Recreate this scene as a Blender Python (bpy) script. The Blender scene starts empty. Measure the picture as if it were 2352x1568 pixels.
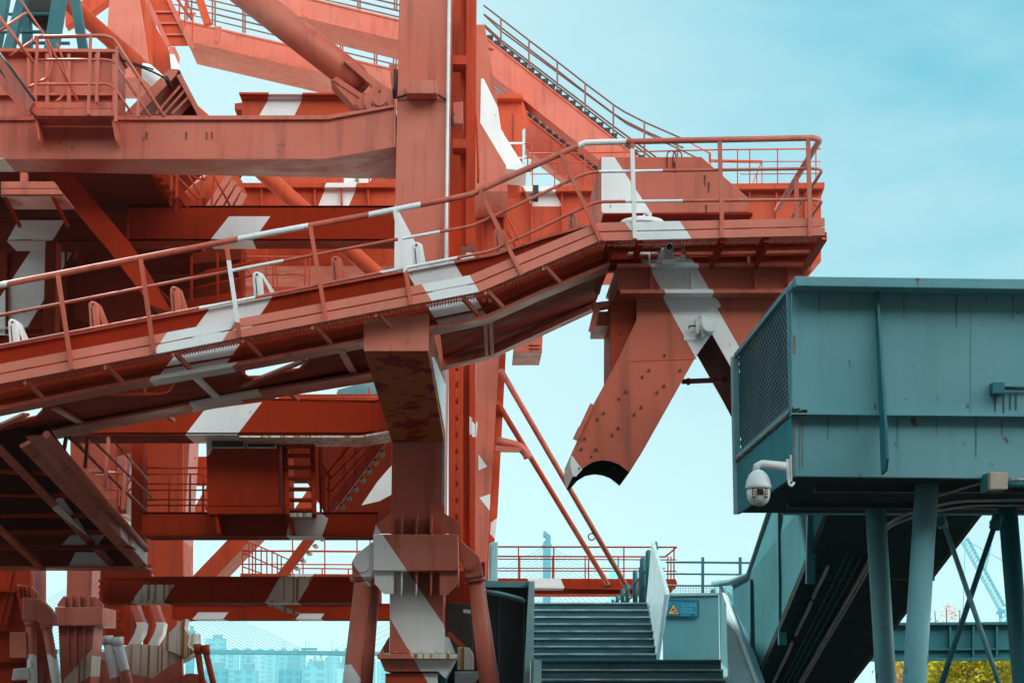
import bpy, bmesh, math, random
from mathutils import Vector, Matrix
RN = random.Random(11)
S = bpy.context.scene
COL = S.collection
# ---------------------------------------------------------------- camera model
F, CX, CY = 4573.0, 1176.0, 784.0          # focal length and centre in photo pixels (2352 wide)
HZ, VX = 1600.0, 1070.0                    # horizon row and vanishing column of +Y
EYE = Vector((0, 0, 1.7))
PITCH = math.atan((HZ - CY) / F)
YAW = math.atan((CX - VX) * math.cos(PITCH) / F)
ROT = Matrix.Rotation(-YAW, 3, 'Z') @ Matrix.Rotation(math.pi / 2 + PITCH, 3, 'X')
def ray(x, y):
    return ROT @ Vector(((x - CX) / F, (CY - y) / F, -1.0))
def W(x, y, Y):
    d = ray(x, y)
    return EYE + d * (Y / d.y)
def WP(x, y, co, no):
    d = ray(x, y)
    return EYE + d * ((co - EYE).dot(no) / d.dot(no))
def px(n, Y):
    return n * Y / F
# ---------------------------------------------------------------- materials
def nn(nt, t, **k):
    n = nt.nodes.new(t)
    for a, v in k.items():
        if a in n.inputs: n.inputs[a].default_value = v
        else: setattr(n, a, v)
    return n
def ramp(nt, src, a, b, ca=(0, 0, 0, 1), cb=(1, 1, 1, 1)):
    r = nt.nodes.new('ShaderNodeValToRGB')
    r.color_ramp.elements[0].position = a; r.color_ramp.elements[0].color = ca
    r.color_ramp.elements[1].position = b; r.color_ramp.elements[1].color = cb
    nt.links.new(src, r.inputs[0])
    return r.outputs[0]
def mixc(nt, fac, a, b, mode='MIX'):
    m = nt.nodes.new('ShaderNodeMix'); m.data_type = 'RGBA'; m.blend_type = mode
    for sock, v in ((m.inputs[0], fac), (m.inputs[6], a), (m.inputs[7], b)):
        if hasattr(v, 'links'): nt.links.new(v, sock)
        elif isinstance(v, (int, float)): sock.default_value = v
        else: sock.default_value = (*v[:3], 1)
    return m.outputs[2]
def noise(nt, scale, sx=1, sy=1, sz=1, detail=3, off=0, rough=.55):
    g = nt.nodes.new('ShaderNodeNewGeometry')
    mp = nn(nt, 'ShaderNodeMapping'); mp.inputs['Scale'].default_value = (sx, sy, sz); mp.inputs['Location'].default_value = (off, off * .7, off * .3)
    nt.links.new(g.outputs['Position'], mp.inputs[0])
    n = nn(nt, 'ShaderNodeTexNoise'); n.inputs['Scale'].default_value = scale; n.inputs['Detail'].default_value = detail; n.inputs['Roughness'].default_value = rough
    nt.links.new(mp.outputs[0], n.inputs['Vector'])
    return n.outputs[0]
def base_mat(name):
    m = bpy.data.materials.new(name); m.use_nodes = True
    nt = m.node_tree
    return m, nt, nt.nodes['Principled BSDF']
def paint(name, col, rough=.42, streak=.35, rust=.5, spec=.5, rustcol=(.10, .030, .010), fade=None, bump=.06, drip=0.0, dripcol=(.30, .12, .02), dirt=(.045, .018, .012), peel=None):
    m, nt, b = base_mat(name)
    c = mixc(nt, ramp(nt, noise(nt, .9, detail=4), .3, .7), [v * .86 for v in col], [min(1, v * 1.1) for v in col])
    if fade: c = mixc(nt, ramp(nt, noise(nt, .35, 1, 1, 1.6, detail=5, off=7), .42, .68), c, fade)
    if peel: c = mixc(nt, ramp(nt, noise(nt, 3.2, 1, 1, 2.3, detail=7, off=3, rough=.65), .525, .54), c, peel)
    c = mixc(nt, mixc(nt, streak, (0, 0, 0), ramp(nt, noise(nt, 7, 1, 1, .07, detail=5), .52, .78)), c, dirt)
    if drip: c = mixc(nt, mixc(nt, drip, (0, 0, 0), ramp(nt, noise(nt, 15, 1, 1, .012, detail=3, off=5), .50, .60)), c, dripcol)
    if rust: c = mixc(nt, mixc(nt, rust, (0, 0, 0), ramp(nt, noise(nt, 10, 1, 1, .55, detail=6, off=2), .665, .70)), c, rustcol)
    nt.links.new(c, b.inputs['Base Color'])
    rr = mixc(nt, ramp(nt, noise(nt, 2.5, detail=4, off=9), .3, .7), (rough * .8,) * 3, (min(1, rough * 1.3),) * 3)
    nt.links.new(rr, b.inputs['Roughness'])
    b.inputs['Specular IOR Level'].default_value = spec
    if bump:
        bp = nn(nt, 'ShaderNodeBump'); bp.inputs['Strength'].default_value = 1.0; bp.inputs['Distance'].default_value = bump * .1
        nt.links.new(noise(nt, 2.2, detail=2, off=4), bp.inputs['Height']); nt.links.new(bp.outputs[0], b.inputs['Normal'])
    return m
def plain(name, col, rough=.5, metal=0.0, spec=.5, var=.15, sc=6):
    m, nt, b = base_mat(name)
    c = mixc(nt, ramp(nt, noise(nt, sc, detail=4), .3, .7), [v * (1 - var) for v in col], [min(1, v * (1 + var)) for v in col])
    nt.links.new(c, b.inputs['Base Color'])
    b.inputs['Roughness'].default_value = rough; b.inputs['Metallic'].default_value = metal; b.inputs['Specular IOR Level'].default_value = spec
    return m
DEEP = paint('unfaded_shaded_red', (.33, .028, .007), rough=.75, spec=.04, streak=.5, rust=.6)  # unfaded red, darkened further to hold the shade on sheltered steel
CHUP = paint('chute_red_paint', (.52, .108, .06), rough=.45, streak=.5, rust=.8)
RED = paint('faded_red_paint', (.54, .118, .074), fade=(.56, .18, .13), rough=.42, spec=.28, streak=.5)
SHADED = paint('shaded_interior_red', (.17, .018, .007), rough=.85, spec=.04, streak=.5)  # dark red that paints in the shade of the crane's interior
TEALM = paint('matt_teal_paint', (.06, .25, .295), rough=.9, spec=.02, streak=.6, rust=.3, dirt=(.05, .2, .24), drip=.25, dripcol=(.14, .28, .30))
ORG = paint('orange_red_paint', (.52, .066, .022), rough=.5, spec=.15, fade=(.50, .082, .036), streak=.45)
KICK = paint('salmon_board_paint', (.66, .19, .13), rough=.45, streak=.15, rust=.35)
PEEL = paint('peeling_red_paint', (.52, .125, .035), rough=.6, spec=.1, peel=(.30, .016, .008), streak=.2)
WHT = paint('white_band_paint', (.80, .83, .85), rough=.4, streak=.05, rust=.5, drip=.03, rustcol=(.16, .06, .02))
RWHT = paint('rust_streaked_white_paint', (.70, .66, .60), rough=.5, streak=.3, rust=.9, drip=1.0, rustcol=(.16, .06, .02), dripcol=(.30, .11, .015))
TEAL = paint('teal_paint', (.125, .345, .40), rough=.45, streak=.18, rust=.8, spec=.3, fade=(.17, .37, .42), dirt=(.02, .06, .07), rustcol=(.12, .05, .025), bump=.09)
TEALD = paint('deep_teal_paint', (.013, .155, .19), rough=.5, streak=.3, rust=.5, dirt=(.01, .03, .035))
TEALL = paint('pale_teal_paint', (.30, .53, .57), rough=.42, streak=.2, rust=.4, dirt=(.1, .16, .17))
TREAD = paint('worn_step_paint', (.05, .165, .195), rough=.55, streak=.5, rust=.8, dirt=(.03, .035, .035))
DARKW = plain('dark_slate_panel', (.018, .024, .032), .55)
BLK = plain('black_rubber', (.010, .013, .014), .6)
GLASS = plain('dark_window_glass', (.02, .024, .026), .08, spec=.8)
STEEL = plain('galvanised_steel', (.42, .44, .45), .45, .6)
CAMW = plain('white_plastic', (.60, .66, .68), .35)
CONC = plain('pale_concrete', (.55, .47, .38), .85, var=.25, sc=.8)
ASPH = plain('dark_asphalt', (.045, .036, .028), .9, var=.25, sc=.8)
MATD = plain('matt_dark', (.028, .05, .057), .95, spec=.05)  # near-black holds the shade below ramp and deck
WATER = plain('river_water', (.05, .12, .13), .5, spec=.15)
BANK = plain('far_bank_ground', (.20, .24, .22), .9, sc=.02)
# ---------------------------------------------------------------- mesh builder
ORGN = {}
def thing(name, label, cat, loc, group=None, kind=None):
    o = bpy.data.objects.new(name, None); COL.objects.link(o)
    o.location = loc; ORGN[o.name] = Vector(loc)
    o['label'] = label; o['category'] = cat
    if group: o['group'] = group
    if kind: o['kind'] = kind
    o.empty_display_size = .2
    return o
class B:
    def __init__(s): s.bm = bmesh.new()
    def loft(s, a, b, cap0=True, cap1=True, skip=()):
        va = [s.bm.verts.new(v) for v in a]; vb = [s.bm.verts.new(v) for v in b]; n = len(a)
        if cap0: s.bm.faces.new(va)
        if cap1: s.bm.faces.new(vb[::-1])
        for i in range(n):
            if i in skip: continue
            j = (i + 1) % n
            s.bm.faces.new((va[j], va[i], vb[i], vb[j]))
        return s
    def prism(s, pts, Y0, Y1, **k):
        a = [W(x, y, Y0) for x, y in pts]
        return s.loft(a, [Vector((v.x, Y1, v.z)) for v in a], **k)
    def hexa(s, p, q):                       # two quads of (x, y, Y)
        return s.loft([W(*v) for v in p], [W(*v) for v in q])
    def bar3(s, a, b, w, h, up=Vector((0, 0, 1))):
        d = (b - a).normalized(); r = d.cross(up)
        if r.length < 1e-4: r = d.cross(Vector((0, 1, 0)))
        r.normalize(); u = r.cross(d)
        o = [r * w / 2 + u * h / 2, r * -w / 2 + u * h / 2, r * -w / 2 - u * h / 2, r * w / 2 - u * h / 2]
        return s.loft([a + v for v in o], [b + v for v in o])
    def bar(s, a, b, w, h=None, up=Vector((0, 0, 1))):
        return s.bar3(W(*a), W(*b), w, h or w, up)
    def tube3(s, P, r, n=8, fillet=0, cap=True):
        P = [Vector(p) for p in P]
        if fillet:
            Q = [P[0]]
            for i in range(1, len(P) - 1):
                a, b, c = P[i - 1], P[i], P[i + 1]
                f = min(fillet, (a - b).length * .45, (c - b).length * .45)
                p0 = b + (a - b).normalized() * f; p2 = b + (c - b).normalized() * f
                for t in (0, .25, .5, .75, 1): Q.append(p0 * (1 - t) ** 2 + b * 2 * t * (1 - t) + p2 * t * t)
            Q.append(P[-1]); P = Q
        rings = []; u = None
        rr = r if isinstance(r, (list, tuple)) else [r] * len(P)
        for i, p in enumerate(P):
            d = (P[min(i + 1, len(P) - 1)] - P[max(i - 1, 0)])
            if d.length < 1e-6: continue
            d.normalize()
            if u is None:
                u = d.cross(Vector((0, 0, 1)))
                if u.length < .1: u = d.cross(Vector((1, 0, 0)))
            u = (u - d * u.dot(d)).normalized(); v = d.cross(u)
            rings.append([s.bm.verts.new(p + (u * math.cos(t * 2 * math.pi / n) + v * math.sin(t * 2 * math.pi / n)) * rr[min(i, len(rr) - 1)]) for t in range(n)])
        for a, b in zip(rings, rings[1:]):
            for t in range(n):
                f = s.bm.faces.new((a[t], a[(t + 1) % n], b[(t + 1) % n], b[t])); f.smooth = True
        if cap and rings: s.bm.faces.new(rings[0][::-1]); s.bm.faces.new(rings[-1])
        return s
    def tube(s, pts, r, n=8, fillet=0):
        return s.tube3([W(*p) for p in pts], r, n, fillet)
    def disc(s, x, y, Y0, Y1, r, n=20):       # short cylinder along Y, radius in metres
        c = W(x, y, Y0)
        a = [c + Vector((r * math.cos(t * 2 * math.pi / n), 0, r * math.sin(t * 2 * math.pi / n))) for t in range(n)]
        return s.loft(a, [v + Vector((0, Y1 - Y0, 0)) for v in a])
    def box3(s, c, dx, dy, dz):
        a = [Vector((c[0] + i * dx / 2, c[1] - dy / 2, c[2] + k * dz / 2)) for i, k in ((-1, -1), (1, -1), (1, 1), (-1, 1))]
        return s.loft(a, [v + Vector((0, dy, 0)) for v in a])
    def lathe(s, c, prof, n=24):              # about the vertical through c, prof = (radius, dz)
        R = [[s.bm.verts.new(Vector(c) + Vector((r * math.cos(t * 2 * math.pi / n), r * math.sin(t * 2 * math.pi / n), z))) for t in range(n)] for r, z in prof]
        for a, b in zip(R, R[1:]):
            for t in range(n):
                f = s.bm.faces.new((a[t], a[(t + 1) % n], b[(t + 1) % n], b[t])); f.smooth = True
        s.bm.faces.new(R[0][::-1]); s.bm.faces.new(R[-1])
        return s
    def done(s, name, parent=None, mat=RED, st=None, bev=0.0, white=WHT, label=None, keep=False):
        bm = s.bm
        bmesh.ops.recalc_face_normals(bm, faces=bm.faces)
        mats = [mat]
        if st:
            mats.append(white)
            for poly, Y in st:
                q = [W(x, y, Y) for x, y in poly]; n = len(q)
                cx = sum(v.x for v in q) / n; cz = sum(v.z for v in q) / n
                pl = []
                for i in range(n):
                    a, b = q[i], q[(i + 1) % n]
                    no = Vector((b.z - a.z, 0, -(b.x - a.x))).normalized()
                    if no.x * (cx - a.x) + no.z * (cz - a.z) < 0: no = -no
                    pl.append((a, no))
                    bmesh.ops.bisect_plane(bm, geom=bm.verts[:] + bm.edges[:] + bm.faces[:], plane_co=a, plane_no=no, dist=1e-5)
                for f in bm.faces:
                    c = f.calc_center_median()
                    if all(no.dot(c - a) > -1e-4 for a, no in pl): f.material_index = 1
        o_ = ORGN.get(parent.name) if parent else None
        if o_ is None:
            xs = [v.co for v in bm.verts]
            mn = [min(v[i] for v in xs) for i in range(3)]; mx = [max(v[i] for v in xs) for i in range(3)]
            o_ = Vector(((mn[0] + mx[0]) / 2, (mn[1] + mx[1]) / 2, mn[2]))
        bmesh.ops.translate(bm, verts=bm.verts, vec=-o_)
        me = bpy.data.meshes.new(name); bm.to_mesh(me); bm.free()
        for m in mats: me.materials.append(m)
        o = bpy.data.objects.new(name, me); COL.objects.link(o)
        ORGN[o.name] = o_
        if parent: o.parent = parent
        else: o.location = o_
        if label: o['label'] = label
        if bev:
            md = o.modifiers.new('edge', 'BEVEL'); md.width = bev; md.segments = 2; md.limit_method = 'ANGLE'; md.angle_limit = math.radians(35); md.harden_normals = False
        return o
def tag(o, label, cat, group=None, kind=None):
    o['label'] = label; o['category'] = cat
    if group: o['group'] = group
    if kind: o['kind'] = kind
    return o
def struct(o):
    o['kind'] = 'structure'; return o
def pr(name, parent, pts, Y0, Y1, mat=RED, st=None, bev=.01, **k):
    return B().prism(pts, Y0, Y1).done(name, parent, mat, st, bev, **k)
def beam(name, parent, top, bot, Y0, Y1, mat=RED, st=None, f=6, lip=.03, ribs=(), **k):
    """box girder: web between two pixel polylines, thin proud flanges along both"""
    b = B().prism(list(top) + list(bot)[::-1], Y0, Y1)
    for line, sg in ((top, 1), (bot, -1)):
        b.prism([(x, y - sg) for x, y in line] + [(x, y + sg * f) for x, y in line[::-1]], Y0 - lip, Y1 + lip)
    o = b.done(name, parent, mat, st, 0, **k)
    for i, (x, w) in enumerate(ribs):
        def at(L):
            for (x0, y0), (x1, y1) in zip(L, L[1:]):
                if x0 <= x <= x1: return y0 + (y1 - y0) * (x - x0) / (x1 - x0)
            return L[-1][1]
        B().prism([(x - w / 2, at(top) + f), (x + w / 2, at(top) + f), (x + w / 2, at(bot) - f), (x - w / 2, at(bot) - f)], Y0 - lip * .8, Y0 + .004).done('stiffener', o, mat, st)
    return o
def lerp_line(L, x):
    for (x0, y0), (x1, y1) in zip(L, L[1:]):
        if x0 <= x <= x1: return y0 + (y1 - y0) * (x - x0) / (x1 - x0)
    return L[0][1] if x < L[0][0] else L[-1][1]
def railing(parent, Y, lines, posts, r=.02, rp=None, mat=ORG, st=None, fillet=0, name='handrail'):
    """lines: list of pixel polylines; posts: list of (x0,y0,x1,y1)"""
    b = B()
    for i, L in enumerate(lines):
        b.tube([(p[0], p[1], p[2] if len(p) > 2 else Y) for p in L], r * (1.25 if i == 0 else .85), 6, fillet)
    o = b.done(name, parent, mat, st)
    for p in posts:
        YY = p[4] if len(p) > 4 else Y
        B().bar((p[0], p[1], YY), (p[2], p[3], YY), (rp or r) * 2, (rp or r) * 1.4).done('post', o, mat, st)
    return o
# ---------------------------------------------------------------- camera, sun, sky
cam = bpy.data.cameras.new('camera'); cam.sensor_width = 36; cam.lens = F / 2352 * 36
cam.clip_start = .1; cam.clip_end = 20000
co = bpy.data.objects.new('camera', cam); COL.objects.link(co)
co.matrix_world = Matrix.Translation(EYE) @ ROT.to_4x4()
S.camera = co
SUN = Vector((-.38, .60, .71)).normalized()
sl = bpy.data.lights.new('sun', 'SUN'); sl.energy = 3.8; sl.angle = math.radians(.5); sl.color = (1, .95, .86)
so = bpy.data.objects.new('sun', sl); COL.objects.link(so)
so.rotation_euler = SUN.to_track_quat('Z', 'Y').to_euler(); so.location = (-30, 30, 60)
SKY_BACK = 2.7
wd = bpy.data.worlds.new('World'); S.world = wd; wd.use_nodes = True
nt = wd.node_tree; bg = nt.nodes['Background']
sky = nn(nt, 'ShaderNodeTexSky'); sky.sky_type = 'NISHITA'; sky.sun_disc = False
sky.sun_elevation = math.asin(SUN.z); sky.sun_rotation = math.atan2(SUN.x, SUN.y)
sky.air_density = 1.0; sky.dust_density = 2.0; sky.ozone_density = 1.5
tc = nt.nodes.new('ShaderNodeTexCoord')
mp = nn(nt, 'ShaderNodeMapping'); mp.inputs['Scale'].default_value = (1.2, 1.2, 3.2); mp.inputs['Rotation'].default_value = (0, .5, .3)
nt.links.new(tc.outputs['Generated'], mp.inputs[0])
cl = nn(nt, 'ShaderNodeTexNoise'); cl.inputs['Scale'].default_value = 5.5; cl.inputs['Detail'].default_value = 7; cl.inputs['Roughness'].default_value = .58
nt.links.new(mp.outputs[0], cl.inputs['Vector'])
veil = ramp(nt, cl.outputs[0], .38, .72)
def mth(op, a, b=None):
    m = nn(nt, 'ShaderNodeMath', operation=op)
    for k, v in enumerate((a, b)):
        if v is None: continue
        if hasattr(v, 'links'): nt.links.new(v, m.inputs[k])
        else: m.inputs[k].default_value = v
    return m.outputs[0]
skc = mixc(nt, 1.0, sky.outputs[0], (.62, 1.0, .92), 'MULTIPLY')
sep = nn(nt, 'ShaderNodeSeparateXYZ'); nt.links.new(tc.outputs['Generated'], sep.inputs[0])
el = mth('MAXIMUM', sep.outputs[2], 0.0)
dt = nn(nt, 'ShaderNodeVectorMath', operation='DOT_PRODUCT'); nt.links.new(tc.outputs['Generated'], dt.inputs[0]); dt.inputs[1].default_value = SUN
# thin bright veil: whiter towards the horizon and towards the sun, clear cyan high up on the far side
side = mth('MAXIMUM', mth('ADD', sep.outputs[0], .02), 0.0)
low = mth('SUBTRACT', mth('SUBTRACT', 1.05, mth('MULTIPLY', mth('MULTIPLY', el, side), 12.0)), mth('MULTIPLY', el, .5))
low = ramp(nt, low, 0.0, 1.0)
veilc = mixc(nt, low, (.75, 3.2, 4.1), (4.1, 5.4, 5.6))
cloud = mixc(nt, mixc(nt, .5, (0, 0, 0), veil), veilc, (3.9, 5.2, 5.4))
back = ramp(nt, dt.outputs['Value'], -.55, .25)
cloud = mixc(nt, back, (27, 28, 26.5), cloud)  # sky made much brighter behind the camera to fill camera-facing sides
skc = mixc(nt, .88, skc, cloud)
nt.links.new(skc, bg.inputs[0]); bg.inputs[1].default_value = .10
S.view_settings.view_transform = 'Standard'; S.view_settings.look = 'None'; S.view_settings.exposure = .72; S.view_settings.gamma = 1
S.render.resolution_x = 1024; S.render.resolution_y = 682
S.cycles.max_bounces = 8; S.cycles.diffuse_bounces = 4; S.cycles.volume_bounces = 0
# ================================================================ PORTAL CRANE (near frame, 26-36 m away)
crane = thing('portal_crane', 'huge red portal crane with white bands whose thick column stands left of the stairs', 'crane', W(960, 1700, 26))
# --- main column with its foot
col = pr('column', crane, [(935, -1700), (1058, -1700), (1035, -25), (1028, 500), (1020.5, 1240), (897.5, 1240), (907, 480), (917.5, -25)], 26, 29, RED,
         [([(904, 462), (913.5, 480), (990, 612), (990, 660), (890, 660)], 26)], .02)
B().prism([(899, 1148), (1021, 1148), (1021, 1151), (899, 1151)], 25.993, 26.1).done('weld_seam', col, RED)
c0 = [W(835, 736, 22.35), W(985.5, 719, 22.35), W(983.5, 806, 22.35), W(836, 806, 22.35)]
c1 = [W(896, 880, 25.98), W(1022, 876, 25.98), W(1021, 1014, 25.98), W(899.5, 1016, 25.98)]
B().loft(c0, c1).done('corbel', crane, PEEL, None, .012)
f0 = [v + Vector((0, -.012, 0)) for v in c0]
B().loft(f0, [v + Vector((0, -.004, 0)) for v in c0]).done('corbel_face', crane, KICK, None, 0)
B().loft([c0[1].lerp(c1[1], .25) + Vector((.004, 0, -.3)), c1[1] + Vector((.004, 0, -.05)), c1[2] + Vector((.004, 0, .1)), c0[2].lerp(c1[2], .12) + Vector((.004, 0, .08))],
         [c0[1].lerp(c1[1], .25) + Vector((.012, 0, -.3)), c1[1] + Vector((.012, 0, -.05)), c1[2] + Vector((.012, 0, .1)), c0[2].lerp(c1[2], .12) + Vector((.012, 0, .08))]).done('corbel_side', crane, WHT)
B().tube([(1031.5, -25, 25.95), (1025, 500, 25.95), (1018, 1160, 25.95)], .022, 8).done('sheen_tube', crane, CAMW)  # pale tube standing in for the sky's sheen on the column edge
# foot block
SW = [([(862, 1203), (1110, 1565), (1110, 1640), (1025, 1640), (850, 1343), (850, 1203)], 25.6)]
foot = B().prism([(857, 1226), (1052.5, 1226), (1052.5, 1310), (857, 1310)], 25.5, 29.3).done('foot_block', crane, RED, SW, .015)
B().prism([(863.5, 1203), (896, 1178), (906, 1178), (906, 1224), (858.5, 1224)], 25.7, 25.78).done('wing_plate', foot, RED, SW)
B().prism([(1012, 1178), (1021, 1178), (1056, 1201), (1056, 1224), (1012, 1224)], 25.7, 25.78).done('wing_plate', foot, RED, SW)
B().prism([(860, 1312), (904, 1312), (904, 1363), (882, 1363), (860, 1339)], 25.6, 25.68).done('wing_plate', foot, RED, SW)
B().prism([(1010, 1312), (1052, 1312), (1052, 1339), (1028.5, 1364.5), (1010, 1364.5)], 25.6, 25.68).done('wing_plate', foot, RED, SW)
for x in (923, 957, 990):
    B().prism([(x - 2.2, 1178), (x + 2.2, 1178), (x + 2.2, 1224), (x - 2.2, 1224)], 25.55, 26).done('rib', foot, RED, SW)
    B().prism([(x - 2.2, 1312), (x + 2.2, 1312), (x + 2.2, 1340), (x, 1364), (x - 2.2, 1364)], 25.6, 26).done('rib', foot, RED, SW)
ped = pr('pedestal', crane, [(895, 1311), (1018.5, 1311), (1018.5, 1500), (895, 1500)], 26, 28.8, RED, SW, .012)
B().prism([(894, 1460), (871, 1499), (894, 1499)], 27.2, 27.3).prism([(1019.5, 1460), (1031, 1463), (1046, 1499), (1019.5, 1499)], 27.2, 27.3).done('gusset', ped, RED, SW)
fl = pr('base_flange', crane, [(865, 1500.5), (1051, 1500.5), (1049, 1512), (867, 1512)], 25.5, 29.3, RED, SW, .006, white=RWHT)
for x in (878.6, 907.6, 939, 969, 1001, 1031):
    c = W(x, 1500, 25.62)
    B().tube3([c + Vector((0, 0, -.005)), c + Vector((0, 0, .03))], .022, 6).tube3([c + Vector((0, 0, .03)), c + Vector((0, 0, .055))], .012, 6).done('bolt', fl, RED if x < 960 else RWHT)
pr('bogie_seat', crane, [(872, 1513), (1046, 1513), (1023, 1557), (1006, 1541), (884, 1541)], 25.7, 29, RED, SW, .01)
pr('bogie_frame', crane, [(885, 1545), (1006, 1545), (1006, 1640), (885, 1640)], 25.8, 28.5, ORG, SW, .01)
pr('bogie_frame', crane, [(1010, 1541), (1024, 1557), (1030, 1640), (1010, 1640)], 25.9, 28.5, TEALD, None, .01)
# struts
def strut(top, bot, r0, r1, st=None):
    b = B().tube3([W(*top), W(*bot)], [r0, r1], 16)
    return b.done('strut', crane, RED, st)
LST = [([(810.5, 1294), (844.6, 1344), (870, 1344), (870, 1220), (800, 1220)], 25.6), ([(807, 1525), (836, 1570), (860, 1640), (760, 1640), (780, 1525)], 25.7)]
pr('clevis', crane, [(857, 1242), (817, 1274), (808, 1290), (809, 1325), (852, 1325), (857, 1314)], 25.62, 26.0, RED, LST, .02)
B().tube([(829, 1322, 25.8), (829.6, 1333, 25.8)], .142, 20).done('collar', crane, RED, LST)
strut((834, 1330, 25.8), (804, 1600, 25.8), .108, .118, LST)
B().tube([(857, 1338, 26.3), (856.5, 1347, 26.3)], .115, 18).done('collar', crane, RED)
strut((857, 1345, 26.3), (836, 1600, 26.3), .085, .10)
B().disc(832, 1297, 25.58, 25.63, .09).done('pin', crane, RED, LST)
pr('clevis', crane, [(1055, 1236), (1101.6, 1277.6), (1106, 1300), (1111, 1323), (1068, 1328), (1065, 1294), (1055, 1280)], 25.62, 26.0, RED, None, .02)
B().disc(1078, 1295, 25.55, 25.63, .075).disc(1078, 1295, 25.53, 25.55, .04).done('pin', crane, RED)
B().tube([(1090, 1326, 25.8), (1091, 1336, 25.8)], .145, 20).done('collar', crane, RED)
strut((1091, 1333, 25.8), (1126, 1610, 25.8), .09, .112)
strut((1097, 1333, 26.4), (1136, 1610, 26.4), .085, .10)
# dark drive gear behind the foot
pr('drive_housing', crane, [(1026, 1382), (1084, 1386), (1090, 1640), (1030, 1640)], 27.8, 29, plain('dark_gear_metal', (.035, .03, .03), .5), None, .01)
pr('machine_bulkhead', crane, [(1010, 1290), (1114, 1290), (1114, 1640), (1010, 1640)], 30.8, 31, SHADED, None, 0)
pr('guard_panel', crane, [(1060, 1318), (1096, 1322), (1096, 1392), (1060, 1388)], 28.2, 28.4, DEEP, None, .005)
pr('gear_cover', crane, [(1050, 1485), (1078, 1486), (1088, 1502), (1088, 1537), (1050, 1537)], 27.2, 27.7, RWHT, None, .01)
pr('drive_plinth', crane, [(1044, 1541), (1099, 1541), (1099, 1556), (1090, 1570), (1044, 1570)], 27, 28.2, STEEL, None, .01)
B().bar((1030, 1452, 27.4), (1078, 1500, 27.4), .06).done('diagonal_tie', crane, ORG)
pr('hose_bracket', crane, [(1064, 1398), (1081, 1400), (1081, 1406), (1064, 1404)], 27.1, 27.5, WHT, None, 0)

# --- upper front beam with haunch
tp = [(-60, 271), (750, 269), (908, 243)]; bt = [(-60, 365), (745, 365), (908, 337)]
b = B()
fr = [W(x, y, 26.03) for x, y in tp + bt[::-1]]
bk = []
for (x, y), YY in zip(tp + bt[::-1], (26.7, 26.7, 27.75, 27.75, 26.7, 26.7)):
    v = W(x, y, 26.03); bk.append(Vector((v.x, YY, v.z)))
b.loft(fr, bk)
ub = b.done('front_beam', crane, RED, [([(-60, 360), (8, 362), (28, 420), (-60, 420)], 26)], 0)
B().prism([(-60, 267), (752, 265), (906, 240), (906, 245.5), (752, 274), (-60, 276)], 25.98, 26.72).done('top_flange', ub, RED)
B().prism([(904.5, 243), (908.5, 243), (908.5, 337), (904.5, 337)], 26.0, 26.06).done('end_plate', ub, RED)
for x, y in ((337, 303), (428, 303), (475, 303), (487, 302)):
    B().prism([(x - 1.4, y), (x + 1.2, y + 1), (x + .6, y + 17), (x - .8, y + 17)], 26.016, 26.03).done('rust_scab', ub, plain('rust', (.07, .03, .015), .9))
# --- diagonal tube with eye plate
tb = B().tube3([W(505, -60, 26.4), W(815, 182, 26.4), W(838, 201, 26.4)], [.21, .21, .14], 28).done('tube_brace', crane, RED)
pr('eye_plate', tb, [(788, 140), (817, 148), (895, 205), (905, 222), (905, 240), (826, 251), (815, 240), (826, 226), (762, 184), (772, 176), (842, 222), (856, 200)], 26.1, 26.2, RED, None, .008)
pr('cheek_plate', tb, [(758, 184), (776, 178), (838, 236), (828, 252), (818, 250)], 26.12, 26.6, RED, None, .006)
B().disc(870, 230, 26.04, 26.15, .20, 28).done('eye_boss', tb, RED)
pin = B().disc(872, 229, 26.0, 26.06, .085, 22).done('pin', tb, RED)
for a in (.5, 2.6, 4.7):
    B().disc(872 + 20 * math.cos(a), 229 + 20 * math.sin(a), 26.015, 26.05, .012, 8).done('bolt', tb, BLK)
pr('brace_bracket', crane, [(893, 148), (912, 150), (910, 205), (900, 205)], 26.06, 26.5, RED, None, 0)
pr('lamp_housing', crane, [(932, 186), (1001, 184), (1005, 200), (1004, 215), (934, 215), (931, 202)], 25.7, 25.98, RED, None, .01)
B().tube([(905, 225, 25.97), (922, 223, 25.95), (940, 214, 25.9), (965, 217, 25.9), (1000, 214, 25.9), (1012, 222, 25.95), (1032, 235, 25.97)], .016, 6, .1).done('cable', crane, BLK)
B().tube([(905, 225, 25.97), (908, 190, 25.98), (907, 160, 25.98)], .02, 6).done('cable', crane, BLK)
pr('junction_box', crane, [(1040, 236), (1063, 233), (1064, 285), (1042, 284)], 26.4, 26.7, RED, None, .008)
B().tube([(1043, 262, 26.35), (1037, 270, 26.3), (1040, 292, 26.35), (1047, 285, 26.4)], .014, 6, .05).done('cable', crane, BLK)
# --- H guide post right of the column
gd = B().prism([(1071, -25), (1095, -25), (1091, 560), (1070, 560)], 28.2, 28.8).prism([(1034, -25), (1060, -25), (1058, 610), (1026, 610)], 29.2, 29.3).prism([(1058, -25), (1071, -25), (1071, 566), (1057, 566)], 28.3, 28.95).done('guide_post', crane, ORG)
for y in (127, 319): B().prism([(1040, y), (1071, y + 1), (1071, y + 21), (1040, y + 20)], 27.9, 28.3).done('clip', gd, ORG)
B().tube([(1093, 262, 28.1), (1096, 300, 28.1), (1099, 400, 28.1), (1098, 420, 28.1)], .02, 6).done('cable', crane, ORG)
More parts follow.
